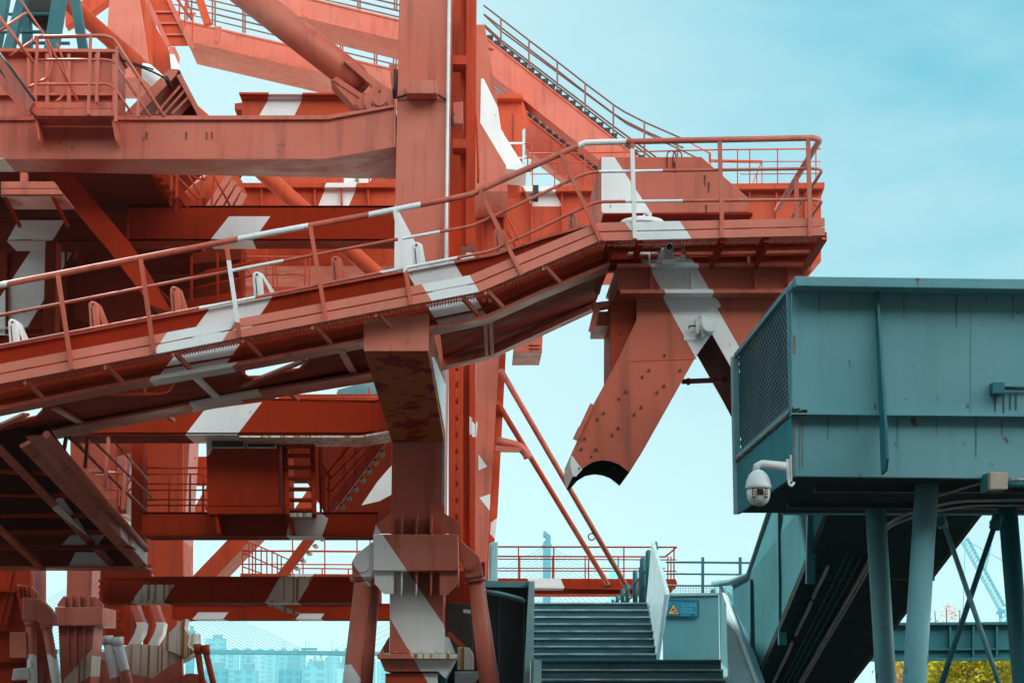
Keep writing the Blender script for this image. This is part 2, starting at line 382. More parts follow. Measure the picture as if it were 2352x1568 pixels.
# unseen box added above the frame to shade the footbridge end, with its arm
pb = Vector((2.6, 20.6, 5.3)) + SUN * 23
B().box3((pb.x - 1.5, pb.y - .3, pb.z), 6.4, 9.5, 1.6).done('shade_box', crane, RED)
B().box3((-2.2, 30, 20.2), 3.0, 9, 1.0).done('shade_box_arm', crane, RED)
# ladder strip below the gallery, right of the column
lg = B().prism([(1034, 815), (1046, 815), (1046, 1300), (1034, 1300)], 28.5, 28.8).prism([(1052, 815), (1062, 815), (1059, 1300), (1052, 1300)], 28.5, 28.8).done('ladder', crane, ORG)
for i in range(12): B().prism([(1046, 838 + i * 38), (1052.5, 838 + i * 38), (1052.5, 848 + i * 38), (1046, 848 + i * 38)], 28.55, 28.7).done('rung', lg, ORG)
B().prism([(1064, 815), (1092, 815), (1090, 1300), (1064, 1300)], 29.2, 29.7).prism([(1078, 815), (1085, 815), (1084, 1300), (1079, 1300)], 28.9, 29.2).done('guide_post', crane, ORG, [([(1078, 960), (1092, 975), (1092, 1003), (1078, 1003)], 29.2)])
# --- deck behind the front beam, inner beams
pr('deck', crane, [(-260, 282), (300, 282), (300, 296), (-260, 296)], 26.75, 36.4, SHADED, None, 0)
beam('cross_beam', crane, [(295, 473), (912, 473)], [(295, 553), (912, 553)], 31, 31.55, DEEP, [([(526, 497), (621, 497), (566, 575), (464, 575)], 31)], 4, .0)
beam('cross_beam', crane, [(-150, 500), (292, 500)], [(-150, 553), (292, 553)], 30.8, 31.5, SHADED, [([(42, 506), (149, 506), (106, 575), (4, 575)], 30.8)], 4, .0)
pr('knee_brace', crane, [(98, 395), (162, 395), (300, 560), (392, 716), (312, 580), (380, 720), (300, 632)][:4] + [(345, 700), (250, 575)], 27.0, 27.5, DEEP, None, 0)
pr('hanger_post', crane, [(104, 553), (130, 553), (124, 850), (97, 850)], 30.5, 30.9, SHADED, None, .01)
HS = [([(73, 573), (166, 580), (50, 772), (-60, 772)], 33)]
pr('hopper_wall', crane, [(-160, 573), (175, 573), (165, 590), (330, 760), (330, 900), (-160, 900)], 33, 33.3, SHADED, HS, 0)
pr('hopper_wall', crane, [(200, 573), (270, 573), (395, 722), (340, 790), (170, 730)], 32.0, 32.3, SHADED, None, 0)
pr('back_bulkhead', crane, [(-260, 290), (300, 290), (560, 560), (560, 900), (-260, 900)], 36.5, 36.8, SHADED, None, 0)
for x0, x1, y0, y1, Y in ((275, 400, 470, 495, 33.0), (255, 360, 402, 440, 32.6), (470, 545, 612, 636, 34.5), (440, 560, 580, 606, 33.6)):
    pr('joist', crane, [(x0, y0), (x1, y0 - 12), (x1, y1 - 12), (x0, y1)], Y, Y + .5, SHADED, None, 0)
for x in (20, 185, 262):
    v = W(x, 300, 28); B().box3((v.x, 31.6, v.z - .22), .16, 9, .22).done('deck_beam', crane, DEEP)
for Y in (28.6, 30, 33.6):
    v0, v1 = W(-200, 300, Y), W(296, 300, Y); z_ = W(20, 300, 28).z - .13; B().bar3(Vector((v0.x, Y, z_)), Vector((v1.x, Y, z_)), .12, .2).done('deck_beam', crane, SHADED)
for x in (12, 148, 215): B().prism([(x, 576), (x + 4, 576), (x + 4, 800), (x, 800)], 32.9, 33.02).done('stiffener', crane, SHADED)
for y in (752, 768): B().prism([(-60, y), (160, y - 2), (160, y + 1), (-60, y + 3)], 32.9, 33.02).done('stiffener', crane, DEEP, HS)
for x, y in ((52, 712), (92, 712), (203, 735), (232, 690), (281, 777)): B().disc(x, y, 31.95 if x > 180 else 32.9, 33.1 if x < 180 else 32.1, .02, 8).done('bolt', crane, BLK)
railing(crane, 33.5, [[(420, 640), (600, 596)], [(420, 668), (600, 628)], [(300, 600), (420, 720)]], [(440, 590, 440, 690), (500, 580, 500, 690), (556, 575, 556, 680)], .025, None, DEEP)
pr('duct', crane, [(410, 690), (560, 668), (560, 700), (410, 722)], 34, 35, DEEP, None, .02)
for x, y in ((420, 1030), (540, 1060), (600, 1100)): pass
# left landing under the beam
lf = B().prism([(2, 417), (124, 417), (136, 432), (2, 432)], 25.9, 25.95).prism([(2, 434), (136, 434), (146, 446), (2, 446)], 25.9, 25.95).prism([(2, 446), (146, 446), (146, 450), (2, 450)], 25.95, 26.7).done('kick_plate', crane, RED)
for x in (10, 120): B().bar((x, 449, 26.0), (x + 36, 520, 27.0), .04).done('bracket', lf, DEEP)
B().prism([(46, 396), (62, 396), (62, 417), (46, 417)], 26.0, 26.1).done('bracket', lf, RED)
# --- inner stair (right of the knee brace) seen under the front beam
ins = B().bar((345, 384, 28), (410, 478, 28.6), .07, .16).bar((362, 384, 29), (432, 470, 29.6), .07, .16).done('stair_stringer', crane, DEEP)
for i in range(6):
    t = i / 5; B().bar((352 + 62 * t, 392 + 78 * t, 28), (368 + 62 * t, 392 + 78 * t, 29), .10, .02).done('tread', ins, DEEP)
railing(crane, 28.2, [[(380, 380), (455, 456), (475, 456)], [(420, 380), (472, 470)], [(428, 394), (452, 410), (470, 412)], [(478, 380), (528, 472)]],
        [(395, 380, 392, 470), (408, 390, 404, 485), (465, 392, 460, 472), (490, 410, 486, 472)], .02)
ch = B().prism([(470, 480), (545, 396), (565, 440), (533, 480)], 33, 33.3).done('channel_box', crane, ORG)
for i in range(4): B().bar((478 + i * 22, 478, 32.9), (528 + i * 11, 402 + i * 14, 32.9), .05, .1).done('rib', ch, RED)
pr('back_bulkhead', crane, [(380, 386), (556, 386), (540, 420), (560, 480), (380, 480)], 37, 37.3, SHADED, None, 0)
B().tube([(440, 480, 34.5), (530, 392, 34.5)], .3, 16).done('hydraulic_pipe', crane, ORG)
# --- big channel box beyond the balcony (top left)
cb = B().prism([(284, 262), (390, 158), (412, 160), (416, 168), (404, 174), (314, 268), (284, 268)], 28.0, 29.2).prism([(404, 172), (412, 162), (468, 268), (456, 268)], 28.0, 29.2).done('counterweight_box', crane, RED)
pr('back_plate', cb, [(312, 266), (402, 172), (462, 268), (312, 268)], 28.9, 29.1, SHADED, None, 0)
for x0, y0, x1, y1 in ((362, 268, 418, 204), (380, 268, 428, 214), (398, 268, 438, 228)):
    B().bar((x0, y0, 28.2), (x1, y1, 28.2), .035, .3, Vector((0, 1, 0))).done('rib', cb, RED)
B().tube([(276, 136, 27.6), (304, 147, 27.6), (350, 165, 27.6), (380, 180, 27.6)], .015, 6).tube([(304, 145, 27.6), (352, 160, 27.6)], .012, 6).done('turnbuckle', crane, BLK)
B().disc(382, 180, 27.5, 27.9, .035, 10).done('pin', crane, BLK)
# --- machine base panels and balcony
mb = B().prism([(-60, 118), (272, 118), (272, 270), (-60, 270)], 27.4, 28).prism([(-60, 110), (274, 113), (274, 120), (-60, 118)], 27.25, 28).prism([(-60, 213), (272, 213), (272, 219), (-60, 219)], 27.3, 27.5).done('machine_base', crane, RED)
for x in (66, 108, 158, 222, 262): B().prism([(x - 4, 121), (x + 4, 121), (x + 4, 268), (x - 4, 268)], 27.28, 27.42).done('stiffener', mb, RED)
bal = B().prism([(84, 235), (197, 235), (197, 248), (84, 248)], 25.6, 25.63).prism([(206, 235), (256, 235), (256, 249), (206, 249)], 25.6, 25.63).prism([(78, 252), (256, 252), (263, 266), (76, 266)], 25.57, 25.61).prism([(78, 266), (262, 266), (262, 270), (78, 270)], 25.6, 26.0).done('balcony_floor', crane, RED)
for x in (82, 258):
    B().prism([(x - 4, 268), (x + 3, 268), (x + 9, 318), (x + 7, 322)], 25.66, 26.02).done('bracket', bal, RED)
for i in range(18): B().prism([(186 + i * 4, 270), (188 + i * 4, 270), (188 + i * 4, 273), (186 + i * 4, 273)], 25.64, 25.95).done('grating_bar', bal, RED)
railing(crane, 25.55, [[(80, 86), (240, 82), (262, 90), (272, 106), (377, 268)], [(83, 138), (245, 137), (262, 142), (345, 268)], [(64, 202), (80, 194), (248, 193), (266, 205), (303, 262)]],
        [(86, 86, 80, 264), (208, 86, 203, 264), (226, 118, 222, 236), (269, 108, 266, 280), (320, 182, 317, 268)], .022, .025, RED, None, .08)
railing(crane, 25.9, [[(108, 90), (120, 150), (108, 182), (88, 190)], [(130, 100), (148, 145), (155, 200), (140, 226), (128, 234)]], [], .02, None, RED, None, .35, name='ladder_hoop')
sl_ = B().bar((-30, 100, 25.9), (74, 246, 25.3), .05, .14).bar((-30, 140, 26.8), (72, 262, 26.3), .05, .14).done('stair_stringer', crane, RED)
railing(crane, 25.8, [[(-20, 15), (78, 145)], [(40, -10), (105, 85), (180, 235)], [(-20, 85), (60, 30)], [(22, 130), (84, 88)], [(-20, 110), (74, 240)]], [], .022, None, RED)
B().tube([(-10, 110, 25.5), (80, 232, 25.2)], .018, 6).tube([(-10, 150, 25.7), (76, 262, 25.4)], .012, 6).done('cable', crane, BLK)
# --- lower cross beams
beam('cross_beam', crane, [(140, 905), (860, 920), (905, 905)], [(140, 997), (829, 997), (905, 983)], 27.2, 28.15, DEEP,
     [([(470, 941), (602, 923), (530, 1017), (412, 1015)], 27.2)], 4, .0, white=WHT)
pr('bounce_lit_plate', crane, [(549, 1000), (829, 1000), (904, 986), (904, 990), (829, 1004), (549, 1004)], 27.16, 28.2, RWHT, None, 0)  # pale plate added; its colour stands in for light bounced onto the underside
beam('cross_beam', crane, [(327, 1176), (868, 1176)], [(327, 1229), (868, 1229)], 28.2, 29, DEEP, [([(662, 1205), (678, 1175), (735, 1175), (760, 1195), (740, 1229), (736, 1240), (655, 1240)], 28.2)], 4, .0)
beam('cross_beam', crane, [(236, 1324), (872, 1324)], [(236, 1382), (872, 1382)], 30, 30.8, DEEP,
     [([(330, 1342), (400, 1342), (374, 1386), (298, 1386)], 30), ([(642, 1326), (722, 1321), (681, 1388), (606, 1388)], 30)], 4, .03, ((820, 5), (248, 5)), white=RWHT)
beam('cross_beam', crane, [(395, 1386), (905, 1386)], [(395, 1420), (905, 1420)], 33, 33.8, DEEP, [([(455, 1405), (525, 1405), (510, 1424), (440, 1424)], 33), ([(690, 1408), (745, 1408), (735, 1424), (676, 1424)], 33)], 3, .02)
pr('scuff_plate', crane, [(608, 1388), (648, 1390), (692, 1408), (676, 1412)], 30.1, 30.14, RWHT, None, 0)
# --- cabin under the third beam with its landing
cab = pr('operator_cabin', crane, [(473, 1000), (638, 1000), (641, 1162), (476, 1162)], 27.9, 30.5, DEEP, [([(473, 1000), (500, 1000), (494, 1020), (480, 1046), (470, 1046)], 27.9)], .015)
pr('roof_lip', cab, [(470, 1163), (648, 1163), (652, 1178), (478, 1180)], 27.75, 30.4, DEEP, None, 0)
for a, b_ in ((484, 562), (566, 634)):
    w = pr('window', cab, [(a, 1004), (b_, 1004), (b_, 1029), (a, 1029)], 27.87, 27.92, CAMW, None, .004)
    pr('pane', w, [(a + 3, 1006), (b_ - 3, 1006), (b_ - 3, 1026), (a + 3, 1026)], 27.855, 27.875, GLASS, None, 0)
for x in (505, 672): B().prism([(x - 14, 1178), (x - 6, 1178), (x + 2, 1225), (x - 6, 1225)], 27.8, 28.2).done('bracket', cab, DEEP)
# access stair seen head-on
st2 = B().bar((654, 1000, 28.3), (660, 1185, 27.6), .06, .10).bar((717, 1000, 28.3), (722, 1185, 27.6), .06, .10).done('access_stair', crane, DEEP)
for y in (1018, 1041, 1068, 1093, 1118, 1143, 1167):
    B().prism([(652, y), (722, y), (722, y + 6), (652, y + 6)], 27.9, 28.15).done('tread', st2, DEEP)
pr('stair_bracket', crane, [(655, 1177), (721, 1177), (721, 1186), (655, 1186)], 27.7, 28.3, RWHT, None, 0)
railing(crane, 28.4, [[(648, 1000), (656, 1180)], [(732, 1000), (736, 1180)], [(741, 1066), (762, 1100)], [(748, 1120), (764, 1128)]], [(744, 1068, 744, 1180), (755, 1090, 755, 1180), (738, 1000, 738, 1182)], .014, None, DEEP)
s3 = B().bar((757, 1172, 28.6), (880, 1010, 28.6), .05, .13).done('side_stair', crane, RED)
for i in range(8):
    x, y = 764 + i * 15.6, 1178 - i * 20.6
    B().prism([(x - 2, y), (x + 8, y - 2), (x + 8, y + 3), (x - 2, y + 5)], 28.7, 29.3).done('tread', s3, BLK)
railing(crane, 28.5, [[(740, 1100), (820, 1003)], [(757, 1100), (856, 1003)], [(760, 1128), (872, 1003)]], [(789, 1003, 792, 1120), (838, 1003, 842, 1058), (815, 1010, 817, 1090)], .012, None, DEEP)
pr('back_panel', crane, [(655, 990), (905, 990), (905, 1190), (752, 1190), (704, 1104), (655, 1104)], 33, 33.4, SHADED, [([(905, 1062), (868, 1104), (830, 1160), (872, 1150), (905, 1132)], 33)], 0)
railing(crane, 29.5, [[(331, 1074), (478, 1074)], [(331, 1089), (458, 1088), (472, 1094), (480, 1094)], [(331, 1111), (480, 1111)], [(331, 1125), (480, 1125)], [(331, 1147), (480, 1147)], [(331, 1160), (480, 1160)]],
        [(390, 1074, 388, 1180), (437, 1090, 436, 1176), (467, 1098, 466, 1176)], .015, .02)
pr('hanger_post', crane, [(302, 1003), (330, 1003), (327, 1300), (300, 1300)], 29.2, 29.6, DEEP, None, .01)
# --- inclined lower gangway seen from below (left edge)
gq = [W(*q) for q in ((73, 1018, 24), (121, 1013, 24), (337, 1261, 29), (331, 1300, 29))]
d0, d1 = gq[0] - gq[3], gq[1] - gq[2]; gq[0] = gq[0] + d0 * .05; gq[1] = gq[1] + d1 * .05
gw = B().loft(gq, [v + Vector((0, .12, 0)) for v in gq]).done('lower_gangway', crane, RED, [([(294, 1215), (324, 1250), (324, 1300), (291, 1270)], 28.3)])
for t_ in (.02, .30, .83): B().loft([gq[0].lerp(gq[3], t_) + Vector((0, -.02, 0)), gq[1].lerp(gq[2], t_) + Vector((0, -.02, 0)), gq[1].lerp(gq[2], t_ + .03) + Vector((0, -.02, 0)), gq[0].lerp(gq[3], t_ + .03) + Vector((0, -.02, 0))], [gq[0].lerp(gq[3], t_), gq[1].lerp(gq[2], t_), gq[1].lerp(gq[2], t_ + .03), gq[0].lerp(gq[3], t_ + .03)]).done('stiffener', gw, RED)
B().tube3([gq[1] + Vector((0, -.03, 0)), gq[2] + Vector((0, -.03, 0))], .05, 6).done('top_angle', gw, RED)
wq = [W(*q) for q in ((126, 1149, 26.6), (142, 1127, 26.5), (249, 1226, 28.6), (227, 1250, 28.7))]
B().loft(wq, [v + Vector((0, .1, .02)) for v in wq]).done('web_plate', gw, WHT)
for p0, p1, wd_ in (((58, 1019, 24.05), (330, 1303, 29.05), .14), ((-40, 990, 24.2), (262, 1300, 29.2), .10), ((-70, 1150, 24.6), (98, 1306, 29), .09)):
    B().bar(p0, p1, wd_, .05, Vector((0, 1, 0))).done('flange', gw, RED if p0[0] > -60 else ORG, [([(128, 1172), (150, 1160), (250, 1262), (240, 1290)], 27)] if p0[0] == -40 else None)
B().hexa([(-80, 985, 24.6), (115, 1000, 24.4), (115, 985, 24.4), (-80, 970, 24.6)], [(-80, 1290, 29.6), (335, 1285, 29.3), (335, 1275, 29.3), (-80, 1280, 29.6)]).done('floor_plate', gw, plain('shaded_soffit_red', (.035, .005, .003), .95, spec=.03))  # near-black red carries the shade under the gangway
pr('cross_joist', gw, [(-80, 1206), (250, 1206), (290, 1250), (-80, 1250)], 28.2, 28.3, SHADED, [([(140, 1252), (176, 1214), (249, 1214), (225, 1252)], 28.2)], 0)
pr('cross_joist', gw, [(-80, 1251), (296, 1251), (300, 1257), (-80, 1257)], 28.0, 28.6, SHADED, None, 0)
pr('cross_joist', gw, [(-80, 1260), (310, 1260), (334, 1299), (-80, 1299)], 29, 29.1, SHADED, [([(157, 1300), (178, 1258), (219, 1262), (262, 1290), (246, 1300)], 29)], 0)
pr('cross_joist', gw, [(-80, 1089), (140, 1089), (146, 1096), (-80, 1096)], 26.0, 26.4, SHADED, None, 0)
fl0, fl1, fr0, fr1 = W(-80, 985, 24.6), W(-80, 1290, 29.6), W(115, 1000, 24.4), W(335, 1285, 29.3)
for t_ in (.25, .42, .58, .72): B().bar3(fl0.lerp(fl1, t_) + Vector((0, 0, -.04)), fr0.lerp(fr1, t_) + Vector((0, 0, -.04)), .05, .07).done('soffit_rib', gw, DEEP)
pr('end_plate', gw, [(-80, 1299), (333, 1299), (333, 1303), (-80, 1303)], 28.9, 29.6, RED, None, 0)
railing(gw, 27, [[(160, 1003, 25), (362, 1200, 29)], [(205, 1003, 25), (352, 1145, 28)], [(253, 1003, 25), (340, 1102, 28)]],
        [(202, 1003, 196, 1075, 25.6), (250, 1003, 241, 1120, 26.4), (290, 1048, 282, 1170, 27.2), (152, 1003, 146, 1040, 25)], .02, .03, RED)
# --- farther feet of the same portal
def far_foot(dx, dy, Y, s, name='rear_leg'):
    P = lambda pts: [(dx + x * s, dy + y * s) for x, y in pts]
    St = [(P([(60, 215), (74, 200), (74, 260), (0, 300), (10, 270)]), Y)]
    o = pr(name, crane, P([(15, -60), (76, -60), (68, 105), (12, 105)]), Y, Y + .7, RED, None, .01)
    pr('clamp_block', o, P([(-14, 103), (96, 103), (96, 146), (-14, 146)]), Y - .3, Y + .9, RED, None, .01)
    B().prism(P([(-8, 96), (4, 80), (80, 80), (96, 98), (96, 102), (-8, 102)]), Y - .1, Y).done('wing_plate', o, RED)
    for x in (8, 24, 42, 62): B().prism(P([(x - 2, 78), (x + 2, 78), (x + 2, 102), (x - 2, 102)]), Y - .28, Y).done('rib', o, RED)
    pr('pedestal', o, P([(-6, 147), (76, 147), (66, 290), (0, 290)]), Y - .1, Y + .7, RED, St, .01, white=RWHT)
    for x in (16, 34, 52): B().prism(P([(x - 1.5, 147), (x + 1.5, 147), (x + 1.5, 240), (x - 1.5, 240)]), Y - .2, Y - .1).done('rib', o, RED)
    return o
far_foot(140, 1290, 31.5, 1)
pr('rear_bulkhead', crane, [(215, 1296), (345, 1296), (345, 1400), (300, 1480), (215, 1480)], 35, 35.2, SHADED, None, 0)
for a_, b_ in (((228, 1402), (300, 1400)), ((262, 1410), (306, 1475)), ((240, 1440), (300, 1415)), ((228, 1420), (250, 1478))): B().bar((*a_, 34.2), (*b_, 34.2), .07, .05).done('linkage', crane, DEEP)
for y in range(1330, 1384, 14): B().prism([(226, y), (236, y), (236, y + 5), (226, y + 5)], 31.2, 31.5).done('rung', crane, DEEP)
# rear yoke with drip-stained white paint, hooks and thin legs (lower left)
yk = pr('yoke', crane, [(285, 1483), (305, 1476), (390, 1484), (446, 1452), (446, 1500), (350, 1552), (290, 1640), (205, 1640), (220, 1500)], 32.5, 33.3, RWHT, None, .01)
pr('yoke_plate', yk, [(210, 1500), (290, 1545), (350, 1555), (418, 1510), (425, 1640), (205, 1640)], 32.3, 32.45, RED, None, 0)
for x in (246, 438): B().disc(x, 1586, 32.2, 32.35, .28, 20).done('pin_plate', yk, RED)
for x0 in (300, 345):
    pts = [(x0 - 2, 1385), (x0 + 14, 1385), (x0 + 24, 1415), (x0 + 32, 1432), (x0 + 28, 1455), (x0 + 12, 1482), (x0 - 6, 1480), (x0 + 8, 1455), (x0 + 14, 1436), (x0 + 8, 1415)]
    pr('hook', yk, pts, 32.6, 33.0, RED, [([(x0 - 20, 1428), (x0 + 50, 1428), (x0 + 50, 1490), (x0 - 20, 1490)], 32.6)], .01)
pr('hanger_post', crane, [(285, 1384), (300, 1384), (297, 1480), (284, 1480)], 33.4, 33.8, DEEP, None, 0)
pr('hanger_post', crane, [(330, 1384), (343, 1384), (340, 1484), (328, 1484)], 33.4, 33.8, DEEP, None, 0)
pr('yoke_head', yk, [(372, 1480), (378, 1462), (396, 1445), (416, 1425), (428, 1420), (424, 1442), (434, 1460), (430, 1480), (446, 1495), (430, 1510), (376, 1490)], 32.2, 32.6, RWHT, None, .01)
for (xa, ya, xb, yb, r_) in ((455, 1500, 470, 1600, .05), (474, 1502, 498, 1600, .05)):
    B().tube([(xa, ya, 32), (xb, yb, 32)], r_, 12).tube([(xa - 2, ya - 22, 32), (xa, ya, 32)], r_ * 1.3, 12).done('leg_tube', yk, ORG)
for (xa, ya, xb, yb, st) in ((248, 1475, 272, 1600, 1555), (272, 1478, 302, 1600, 1545)):
    B().tube([(xa, ya, 31.3), (xb, yb, 31.3)], .075, 14).tube([(xa - 1, ya - 16, 31.3), (xa, ya + 4, 31.3)], .085, 14).done('leg_tube', yk, RED, [([(200, 1400), (330, 1400), (330, st - 20), (200, st + 20)], 31.3)])
# leftmost foot with its two struts
lf2 = pr('rear_leg', crane, [(-60, 1300), (36, 1300), (36, 1350), (60, 1470), (60, 1640), (-60, 1640)], 30.4, 32, DEEP, None, .01)
pr('leg_tube', lf2, [(45, 1296), (76, 1296), (76, 1400), (30, 1400)], 31.4, 32.4, RED, None, .01)
for y in (1352, 1440, 1512, 1560): B().prism([(-60, y), (58, y), (60, y + 7), (-60, y + 7)], 30.2, 30.4).done('rib', lf2, DEEP)
for x in (4, 18): B().bar((x + 26, 1298, 30.3), (x - 6, 1440, 30.3), .05).done('brace', lf2, DEEP)
for x in (42, 52, 62): B().prism([(x, 1345), (x + 3, 1345), (x + 6, 1372), (x + 3, 1372)], 30.1, 30.3).done('rib', lf2, DEEP)
pr('clevis', lf2, [(52, 1368), (92, 1376), (112, 1395), (122, 1412), (123, 1434), (96, 1438), (86, 1425), (50, 1425)], 30.1, 30.4, RED, None, .02)
B().prism([(38, 1340), (72, 1345), (86, 1362), (86, 1376), (50, 1372)], 30.2, 30.35).done('wing_plate', lf2, RED)
pr('gear_box', lf2, [(22, 1450), (60, 1450), (62, 1510), (22, 1510)], 30.1, 30.4, RED, None, .01)
pr('gear_box', lf2, [(30, 1535), (66, 1532), (70, 1560), (26, 1562)], 30.1, 30.4, STEEL, None, .01)
for (xa, ya, xb, yb) in ((70, 1428, 76, 1600), (107, 1436, 136, 1600)):
    B().tube([(xa, ya, 30.2), (xb, yb, 30.2)], .072, 14).tube([(xa, ya - 4, 30.2), (xa, ya + 8, 30.2)], .09, 14).done('leg_tube', lf2, RED, [([(xa - 60, 1500), (xa + 10, 1500 + 2), (xa + 30, 1520), (xa + 60, 1620), (xa - 60, 1620)], 30.2)])
B().tube([(122, 1490, 31.2), (104, 1600, 31.2)], .07, 12).done('leg_tube', lf2, RED)
# ================================================================ BELT CONVEYOR GALLERY
gal = thing('conveyor_gallery', 'sloping red conveyor gallery with long handrail climbing past the column to a railed end platform', 'conveyor', W(900, 1000, 23))
TOP = [(-40, 843), (1080, 631.5), (1372, 511.5), (1894, 500.5)]
BOT = [(-40, 888.5), (1104, 669), (1377, 553), (1895, 540)]
mid = lambda t: [(a[0] + (b[0] - a[0]) * t, a[1] + (b[1] - a[1]) * t) for a, b in zip(TOP, BOT)]
KS = [([(387, 758), (546, 728), (494, 812), (336, 836)], 22), ([(964, 646), (1076, 627), (1108, 683), (997, 700)], 22), ([(1430, 503), (1558, 503), (1591, 552), (1464, 552)], 22)]
def strip(la, lb, Y0, Y1):
    b = B()
    for i in range(len(la) - 1): b.prism([la[i], la[i + 1], lb[i + 1], lb[i]], Y0, Y1)
    return b
strip(mid(0), mid(.46), 22.0, 22.04).done('kick_plate', gal, KICK, KS)
strip(mid(.54), mid(1), 21.985, 22.04).done('kick_plate', gal, KICK, KS)
# cleats in the slot between the boards
for x in list(range(60, 1060, 92)) + [1160, 1240, 1320] + list(range(1440, 1880, 90)):
    y = lerp_line(mid(.5), x); B().prism([(x - 14, y - 4), (x + 14, y - 7), (x + 14, y + 3), (x - 14, y + 6)], 22.045, 22.07).done('cleat', gal, RED)
# walkway grating
b = B(); n = 0
def at_bot(x, Y, dz=0):
    v = W(x, lerp_line(BOT, x), 22.04); return Vector((v.x, Y, v.z + dz))
x = -30.0; bars = []
while x < 1890: bars.append(x); x += 6.5
for i, x in enumerate(bars):
    b.bar3(at_bot(x, 22.04, .012), at_bot(x, 22.46, .012), .011, .03)
for Y in (22.1, 22.25, 22.4):
    xs = [-30, 1104, 1377, 1895]
    for a, c in zip(xs, xs[1:]): b.bar3(at_bot(a, Y, .02), at_bot(c, Y, .02), .012, .02)
b.done('grating', gal, RED)
# near side girder (belt channel)
UP = [(-40, 805), (1040, 602), (1139, 584), (1250, 546), (1372, 511)]
FLG = [(-40, 945), (277, 881), (588, 828), (1005, 750), (1118, 727), (1242, 671), (1400, 606)]
GS = [([(478, 700), (640, 665), (627, 680), (500, 862), (340, 890), (365, 862), (478, 715)][1:] , 22.5)]
GS = [([(492, 695), (640, 662), (505, 856), (350, 884)], 22.5), ([(925, 610), (1036, 592), (1128, 742), (1016, 760)], 22.5)]
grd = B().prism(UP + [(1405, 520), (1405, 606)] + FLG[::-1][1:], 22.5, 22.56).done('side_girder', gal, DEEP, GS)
strip([(a, c - 5) for a, c in FLG], [(a, c + 4) for a, c in FLG], 22.38, 22.78).done('bottom_flange', grd, RED, [([(360, 845), (560, 820), (530, 845), (340, 880)], 22.4)])
strip([(a, c - 3) for a, c in UP], [(a, c + 2) for a, c in UP], 22.45, 22.62).done('top_flange', grd, RED, GS)
HL = [(a, c - 22) for a, c in FLG]
strip(HL, [(a, c + 4) for a, c in HL], 22.46, 22.5).done('web_rail', grd, DEEP)
# outriggers below the walkway
for x in (60, 244, 400, 560, 720, 866, 1060, 1118, 1250):
    y = lerp_line(BOT, x)
    o = B().bar((x, y + 4, 22.06), (x + 40, y + 46, 22.45), .035, .05).bar((x - 3, y, 22.03), (x - 2, y + 14, 22.03), .03, .03).done('outrigger', gal, RED)
# belly plate with openings between the two bottom chords
FAR = [(-40, 1023), (547, 909), (852, 860), (1018, 832), (1130, 806), (1369, 696)]
def belly(near, far, holes, name='belly_plate'):
    p0, p1, p2 = W(near[0][0], near[0][1] + 2, 22.7), W(near[-1][0], near[-1][1] + 2, 22.7), W(far[0][0], far[0][1] - 4, 25.4)
    no = (p1 - p0).cross(p2 - p0).normalized()
    bm = bmesh.new(); es = []
    for loop in [near + far[::-1]] + holes:
        vs = [bm.verts.new(WP(x, y, p0, no)) for x, y in loop]
        es += [bm.edges.new((vs[i], vs[(i + 1) % len(vs)])) for i in range(len(vs))]
    bmesh.ops.triangle_fill(bm, use_beauty=True, use_dissolve=False, edges=es)
    r = bmesh.ops.extrude_face_region(bm, geom=bm.faces[:])
    bmesh.ops.translate(bm, verts=[g for g in r['geom'] if isinstance(g, bmesh.types.BMVert)], vec=Vector((0, 0, .03)))
    b = B(); b.bm.free(); b.bm = bm
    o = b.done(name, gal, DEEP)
    return o, p0, no
H1 = [(247, 902), (320, 888), (400, 871), (401, 884), (392, 898), (378, 906), (320, 908), (252, 909)]
H2 = [(551, 842), (620, 832), (711, 815), (705, 832), (686, 850), (635, 856), (600, 867), (570, 868), (556, 858)]
H3 = [(-30, 956), (88, 929), (97, 931), (97, 944), (83, 959), (0, 977), (-30, 983)]
bel, bp0, bno = belly([(-40, 950), (277, 886), (588, 833), (870, 781)], [(-40, 1021), (547, 907), (870, 855)], [H1, H2, H3])
for a, c in (((125, 930), (190, 968)), ((451, 861), (504, 912)), ((784, 797), (814, 853)), ((60, 945), (-30, 985)), ((700, 822), (556, 880))):
    v0, v1 = WP(*a, bp0, bno), WP(*c, bp0, bno)
    B().bar3(v0 + Vector((0, 0, -.03)), v1 + Vector((0, 0, -.03)), .09, .03).done('tie_flat', bel, WHT if a[0] == 451 else RED)
for x0, y0, x1, y1 in ((247, 899, 405, 872), (552, 852, 712, 826), (-30, 970, 98, 942)):
    B().tube3([WP(x0, y0 + 4, bp0, bno) + Vector((0, 0, .12)), WP(x1, y1 + 2, bp0, bno) + Vector((0, 0, .12))], .018, 6).done('tie_rod', bel, RED)
belly([(1010, 755), (1118, 733), (1242, 677), (1400, 612)], [(1018, 826), (1130, 802), (1369, 693)], [])
fg = strip([(a, c - 14) for a, c in FAR], FAR, 25.4, 25.46).done('side_girder', gal, RED)
strip([(a, c - 3) for a, c in FAR], [(a, c + 9) for a, c in FAR], 25.3, 25.62).done('bottom_flange', fg, RED, [([(440, 915), (560, 890), (556, 925), (440, 945)], 25.4)])
strip([(-40, 1014), (547, 900), (852, 851), (870, 846)], [(-40, 1020), (547, 906), (852, 857), (870, 852)], 24.9, 25.35).done('chord', fg, RED, [([(440, 905), (600, 880), (596, 925), (440, 945)], 25.1)])
for x, y in ((375, 948), (660, 899)): B().bar((x, y, 25.5), (x + 24, y + 18, 25.9), .05).done('bracket', fg, RED)
for x in (1112, 1125): B().bar((x, 690, 22.42), (x + 6, 815, 25.2), .04, .05).done('stanchion', gal, RED)
